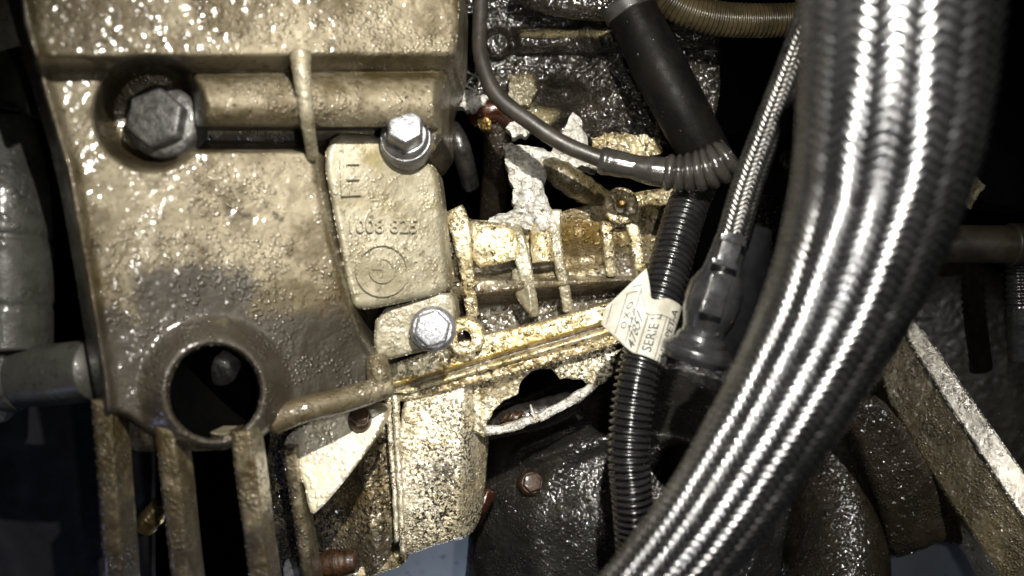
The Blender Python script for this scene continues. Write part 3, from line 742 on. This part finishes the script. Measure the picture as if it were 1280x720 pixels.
HF = thing('bearing_shell', 'small dark metal fragment scored with a bright diamond grid above the smashed hole', 'metal fragment', (578, 98, 130))
def hfd(u, v): return 112 + 0.2 * (u - 578) + 0 * v
field('shell_plate', np.array([(552, 96), (572, 78), (614, 96), (604, 118), (580, 120), (556, 108)]), hfd, M['dark'], HF, step=2, rim=2, back=10)
for (a, b) in (((556, 92), (600, 117)), ((567, 82), (612, 103)), ((553, 106), (576, 80)), ((573, 118), (596, 90)), ((590, 120), (606, 94))):
    tube('scored_line', [(a[0], a[1], 110), ((a[0] + b[0]) / 2, (a[1] + b[1]) / 2, 110), (b[0], b[1], 112)], 1.5, M['fracture'], HF, seg=8, n=8)

# ---------------------------------------------------------------- sump
O = thing('oil_sump', 'speckled alloy oil sump with a torn open hole under the gold joint rail', 'oil sump', (540, 600, 120))
def sd1(u, v):
    d = 34 - 0.16 * (v - 490) + 0.0022 * np.maximum(0, v - 560) ** 2 * 0.6
    d = d + 60 * ss(572, 622, u + 0.04 * (v - 560)) 
    d = d + 3 * fbm(u, v, 30, 201) + 2 * fbm(u, v, 9, 205)
    return d
field('sump_wall', chaikin([(494, 500), (540, 486), (600, 472), (618, 492), (612, 540), (606, 600), (604, 640), (588, 672), (548, 680), (512, 694), (504, 690)], 1), sd1, M['sump'], O, step=1.4, rim=6, back=120, rough=0.9, rscale=4, seed=207,
      grime_shade=lambda u, v: 0.6 * np.exp(-(((u - 552) / 34) ** 2 + ((v - 590) / 58) ** 2)) - 0.5 * np.exp(-(((u - 555) / 50) ** 2 + ((v - 520) / 30) ** 2)) + 0.25 * ss(585, 605, u), stain=lambda u, v: 0.5 * ss(585, 606, u))
tube('seam', [(494, 494, 28), (497, 560, 16), (501, 620, 8), (504, 692, 8)], [5, 4, 4, 4], M['sump'], O, seg=12, n=50, rfn=wob)
tube('seam', [(484, 496, 32), (489, 560, 22), (494, 620, 16), (496, 676, 16)], [4, 3.5, 3.5, 3], M['sump'], O, seg=12, n=50, rfn=wob)
def sd2(u, v):
    d = 62 - 0.10 * (v - 560) - 0.15 * (u - 450)
    d = d - 26 * np.exp(-((u - 455 - 0.1 * (v - 560)) / 22) ** 2)
    return d + 10 * fbm(u, v, 30, 211) + 5 * fbm(u, v, 10, 215)
field('sump_flank', chaikin([(340, 520), (470, 500), (496, 494), (500, 690), (440, 735), (330, 740), (330, 600)], 1), sd2, M['sumpdark'], O, step=1.6, rim=4, back=100, rough=1.6, rscale=5, seed=217,
      grime_shade=lambda u, v: 0.4 + 0.5 * ss(650, 690, v) + 0 * u, stain=lambda u, v: 0.7 * np.exp(-(((u - 440) / 35) ** 2 + ((v - 615) / 30) ** 2)))
def gus(u, v): return -100 - 0.20 * (v - 560) - 0.10 * (u - 420) + 2 * fbm(u, v, 30, 221) + 16 * ss(380, 350, u)
field('gusset', chaikin([(362, 540), (400, 522), (484, 508), (476, 536), (440, 590), (396, 642), (386, 640), (380, 600), (352, 560)], 1), gus, M['gusset'], O, step=1.5, rim=4, back=60, rough=0.5, rscale=6, seed=223,
      grime_shade=lambda u, v: -0.45 + 0.55 * np.exp(-(((u - 400) / 30) ** 2 + ((v - 528) / 12) ** 2)))
tube('gusset_edge', [(352, 562, -60), (366, 600, -60), (376, 660, -50), (392, 740, -40)], 4, M['sump'], O, seg=12, n=30)
field('bottom_flange', chaikin([(506, 684), (510, 706), (470, 718), (420, 740), (400, 740), (440, 712), (480, 700)], 1), lambda u, v: 30 + 4 * fbm(u, v, 15, 231), M['block'], O, step=1.5, rim=6, back=60, rough=1.5, rscale=6)
torn_hole = jagged([(607, 532), (616, 514), (630, 500), (648, 492), (652, 476), (664, 464), (688, 461), (700, 474), (722, 474), (738, 480), (732, 492), (714, 499), (700, 506), (684, 514), (674, 520), (668, 517), (664, 524), (640, 529), (618, 534)], 1.6, 5, 13)
torn_out = jagged([(592, 474), (640, 462), (700, 446), (780, 424), (784, 452), (760, 474), (748, 482), (738, 494), (716, 506), (694, 516), (678, 524), (668, 530), (646, 538), (620, 543), (604, 546), (592, 540)], 1.8, 6, 15)
def tornd(u, v): return 46 - 0.12 * (v - 480) + 40 * np.exp(-(((u - 625) / 18) ** 2 + ((v - 485) / 10) ** 2)) * 0.4 + 10 * fbm(u, v, 22, 241) + 6 * fbm(u, v, 8, 245)
field('torn_skirt', torn_out, tornd, M['sump'], O, step=1.2, rim=2.5, back=16, holes=[torn_hole], rough=1.2, rscale=5, seed=247,
      grime_shade=lambda u, v: 0.5 * np.exp(-(((u - 625) / 16) ** 2 + ((v - 488) / 9) ** 2)) + 0.35 * ss(740, 770, u) - 0.4 * ss(500, 520, v), stain=lambda u, v: 0.6 * np.exp(-(((u - 602) / 8) ** 2)) + 0.35 * ss(690, 720, u) * (1 - ss(470, 490, v)))
for pts in ([(604, 533), (622, 533), (640, 528), (664, 521), (669, 528), (646, 538), (622, 543), (606, 543)], [(671, 519), (690, 508), (712, 496), (736, 480), (748, 482), (730, 498), (702, 514), (676, 527)]):
    field('torn_lip', jagged(pts, 1.2, 6, 17), lambda u, v: 34 + 8 * fbm(u, v, 16, 246) + 4 * fbm(u, v, 6, 248), M['fracture'], O, step=1.0, rim=2.5, back=8, rough=1.2, rscale=5, stain=lambda u, v: 0.25 + 0 * u)
tube('crack_spur', [(663, 506, 50), (666, 516, 42), (669, 524, 40)], [1.2, 2, 2], M['fracture'], O, seg=8, n=10)
bolt((450, 524, -98), 12, M['rust'], O, axis=(0.1, 0.6, 0.8), rot=0.4, h=14, flange=1.15)
# inner works seen through the torn hole
CW = thing('crankshaft_web', 'rust flecked dark crank web lying inside the torn sump hole', 'crankshaft', (650, 525, 140))
tube('web_rim', [(610, 536, 96), (640, 526, 88), (680, 516, 92), (720, 500, 110)], [16, 20, 20, 16], M['piston'], CW, seg=24, n=40, rfn=wob)
tube('rust_patch', [(626, 526, 72), (640, 522, 69), (656, 518, 72)], [4, 8, 4], M['rust'], CW, seg=16, n=20, rfn=lambda s, t, L: 1.6 * np.sin(s * .6 + 3 * t))

# ---------------------------------------------------------------- black shield in the bottom centre
H = thing('heat_shield', 'bulging black gritty heat shield between torn sump and braided hose', 'heat shield', (750, 620, 260))
def hd(u, v):
    r = np.hypot((u - 805) / 235.0, (v - 665) / 205.0)
    d = 285 - 195 * np.sqrt(np.maximum(0.0, 1 - r * r)) - 0.08 * (v - 600)
    d = d - 22 * np.exp(-((r - 0.62) / 0.07) ** 2) * ss(620, 760, u)
    e = (v - 560) + (u - 690) * 0.42
    d = d - 18 * np.exp(-((e + 16) / 6.0) ** 2) * ss(636, 655, u) * (1 - ss(700, 735, u)) - 20 * np.exp(-((e - 4) / 9.0) ** 2) * ss(650, 668, u) * (1 - ss(708, 735, u))
    return d + 8 * fbm(u, v, 60, 251) + 2.0 * fbm(u, v, 10, 255)
field('shield_shell', chaikin([(590, 560), (600, 500), (650, 500), (720, 470), (780, 455), (880, 440), (980, 450), (1000, 560), (960, 800), (570, 800), (585, 700)], 2), hd, M['shield'], H, step=1.8, rim=12, back=120, rough=1.2, rscale=4, seed=257)
tube('clip', [(594, 655, 140), (602, 632, 130), (614, 612, 135)], [7, 11, 8], M['copper'], H, seg=16, n=24, rfn=lambda s, t, L: 1.6 * np.sin(t * 4 + s * .2))
bolt((664, 604, 128), 14, M['rust'], H, axis=(0.15, 0.3, 1), rot=0.3, h=12, flange=1.25)
lathe('rubber_stop', (857, 582, 90), [(30, -60), (29, 0), (25, 10), (14, 16)], M['black'], H, axis=(0.0, 0.15, 1), seg=28)

# ---------------------------------------------------------------- right hand side
E = thing('exhaust_pipe', 'brown oily rounded pipe with a bright highlight, at bottom right behind the braided hose', 'pipe', (1040, 700, 260))
tube('pipe_body', [(1010, 510, 300), (1030, 590, 262), (1038, 650, 232), (1042, 780, 165)], [70, 76, 80, 84], M['brown'], E, seg=64, n=60, rfn=lambda s, t, L: 1.2 * np.sin(s * .05 + 2 * t))
tube('pipe_ridge', [(1030, 545, 215), (1072, 568, 215), (1098, 620, 205), (1106, 720, 165)], 7, M['brown'], E, seg=14, n=40)
def armd(u, v): return 150 + 0.12 * (v - 600) + 22 * ss(0, 50, psdf(np.array([(1060, 500), (1120, 530), (1215, 670), (1150, 700), (1090, 560)]), u, v) + 50)*0 + 4 * fbm(u, v, 40, 261)
A = field('wishbone', chaikin([(1050, 515), (1085, 488), (1115, 510), (1160, 580), (1215, 660), (1205, 684), (1175, 676), (1150, 690), (1112, 700), (1100, 640), (1076, 570)], 1), armd, M['brown'], step=1.8, rim=14, back=80, rough=1.2, rscale=6, seed=263)
tag(A, 'dark brown flat arm between the rounded pipe and the olive beam', 'suspension arm')
SB = thing('subframe_beam', 'olive dusty steel beam with a bright chamfer running down to the lower right corner', 'beam', (1200, 560, 220))
def bal(u, v): return (u - 1124) * 0.56 + (v - 404) * 0.83          # along the beam
def bac(u, v): return (u - 1124) * 0.83 - (v - 404) * 0.56          # across, + to the upper right
def sbd(u, v): return 196 - 0.42 * bal(u, v) - 0.42 * np.minimum(bac(u, v), 0) + 3 * fbm(u, v, 50, 271)
field('beam_face', chaikin([(1088, 462), (1106, 404), (1124, 404), (1296, 668), (1340, 740), (1290, 790), (1234, 694), (1180, 620)], 1), sbd, M['olive'], SB, step=1.6, rim=3, back=90, rough=0.5, rscale=5, seed=273)
def chd(u, v): return 192 - 0.42 * bal(u, v) - 0.12 * bac(u, v) + 0.02 * np.maximum(bac(u, v) - 30, 0) ** 2 + 3 * fbm(u, v, 40, 281)
field('beam_chamfer', chaikin([(1120, 404), (1128, 390), (1142, 394), (1236, 528), (1340, 676), (1340, 736), (1288, 664), (1204, 536)], 1), chd, M['chamfer'], SB, step=1.6, rim=3, back=80, rough=0.5, rscale=6, seed=283, stain=lambda u, v: 0.6 + 0 * u)
SP = field('side_panel', chaikin([(1110, 320), (1240, 318), (1290, 410), (1420, 640), (1420, 800), (1310, 690), (1160, 420), (1110, 390)], 1), lambda u, v: 235 + 4 * fbm(u, v, 60, 291), M['panel'], step=2.5, rim=5, back=40, rough=1.2, rscale=6)
tag(SP, 'dark brown flecked panel behind the bright chamfered beam, below the level pipe', 'panel')
HP = thing('level_pipe', 'dull brown pipe running level to the right edge behind the braided hose', 'pipe', (1240, 305, 110))
tube('pipe_body', [(1120, 304, 96), (1200, 305, 96), (1340, 306, 96)], 26, M['pipe'], HP, seg=36, n=30)
tube('pipe_collar', [(1262, 305, 96), (1278, 305, 96)], 28.5, M['pipe'], HP, seg=36, n=6)
CL = thing('coil_end', 'grey ribbed cable end at the right edge under the level pipe', 'cable', (1272, 360, 150))
tube('coil_sleeve', [(1272, 328, 140), (1274, 380, 140), (1276, 450, 150)], 16, M['plug'], CL, seg=24, n=80, rfn=lambda s, t, L: 1.6 * np.sin(s * 0.7) * (s < 60))
UR = field('black_bracket', chaikin([(1195, -60), (1400, -60), (1400, 270), (1260, 262), (1226, 250), (1205, 255), (1192, 230)], 1), lambda u, v: 230 + 10 * fbm(u, v, 90, 301), M['black'], step=4, rim=10, back=60)
tag(UR, 'black plastic bracket in the dark upper right corner', 'bracket')
CP = field('chipped_clip', jagged([(1204, 214), (1222, 222), (1232, 232), (1222, 246), (1214, 262), (1206, 258)], 1.4, 5, 33), lambda u, v: 120 + 8 * fbm(u, v, 10, 311), M['pad'], step=1.6, rim=2, back=18)
tag(CP, 'small chipped pale clip at the right edge of the hose above the level pipe', 'clip')

# ---------------------------------------------------------------- left hand side
SM = thing('starter_motor', 'pale grey motor barrel with a side stub at the left edge', 'starter motor', (10, 380, 0))
tube('barrel', [(-4, 150, -170), (-2, 200, -172), (2, 330, -180), (4, 440, -186)], [36, 49, 49, 47], M['grey'], SM, seg=48, n=80,
     rfn=lambda s, t, L: -2.2 * np.exp(-((s - 130) / 3) ** 2) - 1.6 * np.exp(-((s - 200) / 3) ** 2))
tube('stub', [(22, 470, -190), (70, 468, -200), (122, 462, -215)], [32, 32, 31], M['grey'], SM, seg=36, n=30)
lathe('stub_collar', (16, 470, -190), [(36, -8), (37, -4), (37, 5), (35, 9)], M['darksteel'], SM, axis=(1, 0.03, 0.05), seg=36)
tube('end_bell', [(-60, 480, -190), (-20, 484, -190), (10, 486, -188)], [54, 46, 34], M['grey'], SM, seg=36, n=24)
LF = field('left_flange', chaikin([(-80, -60), (22, -60), (30, 40), (44, 130), (34, 150), (10, 128), (-80, 110)], 1), lambda u, v: -150 + 5 * fbm(u, v, 40, 321), M['grey'], step=2.5, rim=8, back=90)
tag(LF, 'dull grey flange in the upper left corner beside the casing edge', 'flange')
FT = thing('brass_fitting', 'small brass fitting glinting between the lower ribs of the casing', 'fitting', (195, 640, -60))
tube('fitting_body', [(182, 660, -70), (192, 644, -80), (204, 628, -84)], [11, 14, 10], M['brass'], FT, seg=20, n=20, rfn=wob)
DB = thing('drain_bolt', 'rusty brown bolt with a grey sleeve at the bottom edge under the gusset', 'bolt', (410, 706, -20))
tube('sleeve', [(362, 716, -30), (384, 712, -34), (404, 708, -38)], [17, 18, 17], M['steel'], DB, seg=24, n=20)
tube('bolt_shank', [(400, 708, -38), (425, 704, -42), (446, 702, -44)], [16, 17, 13], M['rust'], DB, seg=24, n=20, rfn=wob)

# ---------------------------------------------------------------- hoses and cables
TR = thing('black_pipe', 'black oil speckled pipe along the top edge ending at a steel clamp', 'pipe', (720, 5, 90))
tube('pipe_body', [(640, -14, 80), (690, 0, 78), (740, 6, 76), (790, 4, 76)], [16, 20, 21, 21], M['dark'], TR, seg=32, n=40)
tube('clamp', [(772, 6, 76), (790, 4, 76)], 24, M['steel'], TR, seg=32, n=6)
TH = thing('dark_hose', 'thick dark smooth hose slanting down from the clamp to the ribbed boot', 'hose', (840, 110, 60))
tube('hose_body', [(786, 8, 20), (815, 66, 14), (848, 130, 10), (900, 226, 30)], [32, 34, 33, 30], M['hosedark'], TH, seg=40, n=60)
tube('hose_lip', [(783, 2, 20), (790, 17, 20)], 34.5, M['rubber'], TH, seg=40, n=6)
RH = thing('ribbed_hose', 'tan finely ribbed hose curving along the top edge into the dark', 'hose', (890, 20, 60))
tube('hose_body', [(805, -40, 30), (836, 0, 30), (880, 20, 34), (940, 26, 44), (1040, 24, 60)], 21, M['tan'], RH, seg=36, n=420, rfn=lambda s, t, L: 1.3 * np.sin(s * 2 * math.pi / 6.0))
CB = thing('control_cable', 'thin dark cable from the top edge ending in a grey ribbed rubber boot', 'cable', (760, 200, -60))
tube('sheath', [(604, -40, -20), (600, 20, -30), (601, 70, -40), (620, 118, -50), (662, 152, -58), (705, 180, -64), (756, 201, -72)], [9, 9, 9, 10, 10, 10, 10], M['cable'], CB, seg=24, n=90)
tube('ferrule', [(750, 200, -72), (764, 203, -74), (790, 208, -78), (806, 212, -80), (836, 216, -84)], [15, 15.5, 14, 17, 17.5], M['boot'], CB, seg=32, n=60, rfn=lambda s, t, L: 1.5 * np.exp(-((s - 6) / 4) ** 2))
tube('bellows', [(830, 215, -84), (852, 217, -88), (880, 213, -96), (902, 203, -104), (916, 192, -108)], [15, 17, 19, 20, 18], M['boot'], CB, seg=36, n=260, rfn=lambda s, t, L: 6.0 * np.abs(np.sin(s * math.pi / 11.5)) ** 0.55)

CD = thing('corrugated_conduit', 'black corrugated conduit wrapped with a white paper label, hanging mid picture', 'conduit', (800, 460, -60))
cpath = [(874, 226, -40), (858, 262, -60), (838, 330, -90), (816, 408, -120), (796, 476, -135), (786, 560, -140), (790, 620, -135), (796, 700, -120)]
tube('conduit_tube', cpath, [22, 22.5, 22.5, 22.5, 22, 21.5, 21, 21], M['conduit'], CD, seg=36, n=700,
     rfn=lambda s, t, L: 2.2 * np.tanh(2.2 * np.sin(s * 2 * math.pi / 7.6)))
# paper label wrapped half round the conduit, its left end standing off as a flap
q_ = spline(cpath, 400); CC = np.array([W(*a) for a in q_]) / S
i0 = int(np.argmin(np.abs(q_[:, 1] - 380))); i1 = int(np.argmin(np.abs(q_[:, 1] - 452)))
pA, pB = CC[i0], CC[i1]; ax = (pB - pA); Lax = np.linalg.norm(ax); ax /= Lax
zz = np.array([0, 0, 1.0]); rt = np.cross(zz, ax) * -1.0
if rt[0] < 0: rt = -rt
nn = np.cross(rt, ax); nn = nn if nn[2] > 0 else -nn
Rl = 28.0; FL = 54.0
def lab(s, t):
    """s: 0 right edge .. 1 flap tip; t: 0 top .. 1 bottom (-> layout units)"""
    s = np.asarray(s, float); t = np.asarray(t, float)
    arc = 95.0; tot = arc / 57.3 * Rl + FL
    l = s * tot; la = arc / 57.3 * Rl
    ang = np.minimum(l, la) / Rl                       # from the right side over the front
    th0 = math.radians(62)                              # start angle, measured from the front towards the right
    a = th0 - ang
    x = Rl * np.sin(a); z = Rl * np.cos(a)
    ex = np.maximum(l - la, 0)
    aend = th0 - math.radians(arc)
    x = x - ex * math.cos(aend) * 0.98; z = z + ex * math.sin(aend) * 1.0 * 0.5 + ex * 0.25 - 0.004 * ex * ex
    tilt = np.where(l > la, (ex / FL), 0.0)
    # flap: top corner rises, bottom corner cut back
    yy = t * Lax
    top = -27 * np.minimum(1, tilt / 0.34) + 84 * np.maximum(0, tilt - 0.34)
    dip = 6 * np.exp(-((l - la * 0.9) / 9.0) ** 2)
    bot = Lax - 22 * tilt ** 1.3
    y0 = top + dip
    yy = y0 + t * (bot - y0)
    z = z + 1.6 * np.sin(t * 5 + s * 4) * tilt
    return pA + x[..., None] * rt + z[..., None] * nn + yy[..., None] * ax
ns, nt = 60, 30
sg, tg = np.meshgrid(np.linspace(0, 1, ns), np.linspace(0, 1, nt), indexing='ij')
PL = lab(sg, tg).reshape(-1, 3)
F = [(i * nt + j, i * nt + j + 1, (i + 1) * nt + j + 1, (i + 1) * nt + j) for i in range(ns - 1) for j in range(nt - 1)]
LB = link(mesh('paper_label', PL * S, F), 'paper_label', M['paper'], CD, label='grubby white paper label with printed table and serial number')
so = LB.modifiers.new('thickness', 'SOLIDIFY'); so.thickness = 0.6 * S; so.offset = 0
def labn(s, t, off):
    e = 1e-3
    p = lab(s, t); a = lab(s + e, t) - lab(s - e, t); b = lab(s, t + e) - lab(s, t - e)
    n = np.cross(a, b); n /= np.linalg.norm(n, axis=-1)[..., None] + 1e-12
    n = np.where((n @ nn)[..., None] < 0, -n, n)
    return p + n * off
def print_on(text, sc_, tc_, size, name='printed_text'):
    p, f = glyphs(text, size)
    tot = 95 / 57.3 * Rl + FL
    # text reads along the conduit, bottom to top; letter tops point to the flap side
    s = sc_ + p[:, 1] / tot; t = tc_ - p[:, 0] / Lax
    link(mesh(name, labn(s, t, 0.7) * S, f, smooth=False), name, M['ink'], LB)
def line_on(s0, t0, s1, t1, w=0.9):
    tot = 95 / 57.3 * Rl + FL; m = 24
    s = np.linspace(s0, s1, m); t = np.linspace(t0, t1, m)
    dx = (s1 - s0) * tot; dy = (t1 - t0) * Lax; L = math.hypot(dx, dy)
    ox, oy = -dy / L * w / 2 / tot, dx / L * w / 2 / Lax
    v = np.concatenate([labn(s + ox, t + oy, 0.6), labn(s - ox, t - oy, 0.6)])
    link(mesh('printed_line', v * S, [(i, i + 1, m + i + 1, m + i) for i in range(m - 1)], smooth=False), 'printed_line', M['ink'], LB)
print_on('47851', 0.53, 0.70, 15)
print_on('SERIE L', 0.33, 0.60, 15)
print_on('CUM-PET-A', 0.13, 0.58, 13)
print_on('O X O', 0.70, 0.62, 10)
print_on('A A P', 0.62, 0.66, 8)
for s_ in (0.04, 0.22, 0.43): line_on(s_, 0.30, s_, 0.99)
line_on(0.62, 0.25, 0.62, 0.97); line_on(0.78, 0.2, 0.78, 0.95); line_on(0.93, 0.15, 0.93, 0.9)
line_on(0.02, 0.30, 0.58, 0.28); line_on(0.58, 0.28, 0.74, 0.15); line_on(0.66, 0.3, 0.8, 0.2)

# small braided line and its plug
PB = thing('braided_line', 'thin braided line running down from the dark into the grey sensor plug', 'hose', (960, 160, -220))
tube('braid_sleeve', [(1012, 20, -250), (990, 80, -245), (960, 160, -232), (934, 232, -220), (916, 296, -210)], [13.5, 14, 14.5, 15, 15.5], M['braid2'], PB, seg=48, n=200,
     rfn=lambda s, t, L: 0.8 * np.abs(np.sin(t * 6)) )
PG = thing('sensor_plug', 'grey plastic sensor plug with a round flange between conduit and braided hose', 'plug', (885, 420, -190))
ax0 = (918, 286, -205); ax1 = (868, 452, -190)
def along(t, off=0): return tuple(ax0[k] + (ax1[k] - ax0[k]) * t for k in range(3))
tube('plug_body', [along(t) for t in (0, .04, .28, .34, .46, .62, .70, .74, .86)], [14, 17, 18, 20, 28, 29, 27, 22, 22], M['plug'], PG, seg=32, n=90, straight=True)
tube('plug_flange', [along(t) for t in (.86, .88, .96, 1.0)], [30, 37, 37, 33], M['plug'], PG, seg=40, n=20, straight=True)
tube('plug_flange', [along(t) for t in (.80, .84, .86)], [24, 26, 26], M['plug'], PG, seg=40, n=12, straight=True)
block('latch', (912, 312, -226), (20, 34, 8), M['plug'], PG, axis=(0.0, 0.0, 1), spin=-0.29, bev=2)
block('latch', (894, 370, -228), (22, 40, 8), M['plug'], PG, axis=(0.1, 0.0, 1), spin=-0.29, bev=2.5)
block('latch', (916, 300, -228), (26, 7, 8), M['plug'], PG, spin=-0.29, bev=2)
block('latch', (905, 330, -228), (26, 6, 8), M['plug'], PG, spin=-0.29, bev=2)
tube('shroud', [(946, 286, -176), (938, 320, -178), (918, 390, -176), (902, 448, -170)], [16, 24, 27, 24], M['black'], PG, seg=32, n=40)
for a in range(2):
    for b_ in range(3):
        lathe('pip', (878 - a * 4 + b_ * 9, 412 + a * 12 + b_ * 3, -212), [(3.2, -3), (3.0, 1), (1.4, 3)], M['plug'], PG, seg=12)
KN = thing('cast_knob', 'black gritty casting with a yellow speckled nub behind the plug', 'casting', (960, 310, 60))
tube('casting_body', [(966, 250, 60), (960, 300, 50), (962, 350, 60)], [22, 26, 20], M['dark'], KN, seg=28, n=30, rfn=wob)
tube('nub', [(946, 352, 30), (952, 364, 24), (954, 380, 34)], [8, 13, 9], M['rail'], KN, seg=20, n=20, rfn=wob)

ND = thing('speckled_nub', 'small black speckled nub in the dark gap beside the top of the thick braided hose', 'casting', (992, 205, 40))
tube('nub_body', [(978, 196, 20), (992, 204, 10), (1004, 216, 20)], [8, 16, 10], M['dark'], ND, seg=20, n=24, rfn=wob)
# big braided hose in front
BH = thing('braided_hose', 'thick steel braided hose sweeping down the right side, closest to the viewer', 'hose', (1000, 480, -300))
hp = [(1124, -110, -520), (1124, -40, -515), (1122, 50, -508), (1112, 150, -494), (1096, 240, -476), (1066, 330, -458), (1032, 410, -441), (993, 482, -426), (945, 562, -412), (893, 640, -400), (836, 715, -392), (770, 790, -386)]
tube('braid_sleeve', hp, [65, 65, 63.5, 61, 57, 53, 49, 46, 43, 41, 40, 40], M['braid'], BH, seg=30 * 8, n=420, rfn=lambda s, t, L: 0.3 * np.abs(np.sin(t * 15)) ** 0.9 + 0.4 * np.sin(s * .06 + t))
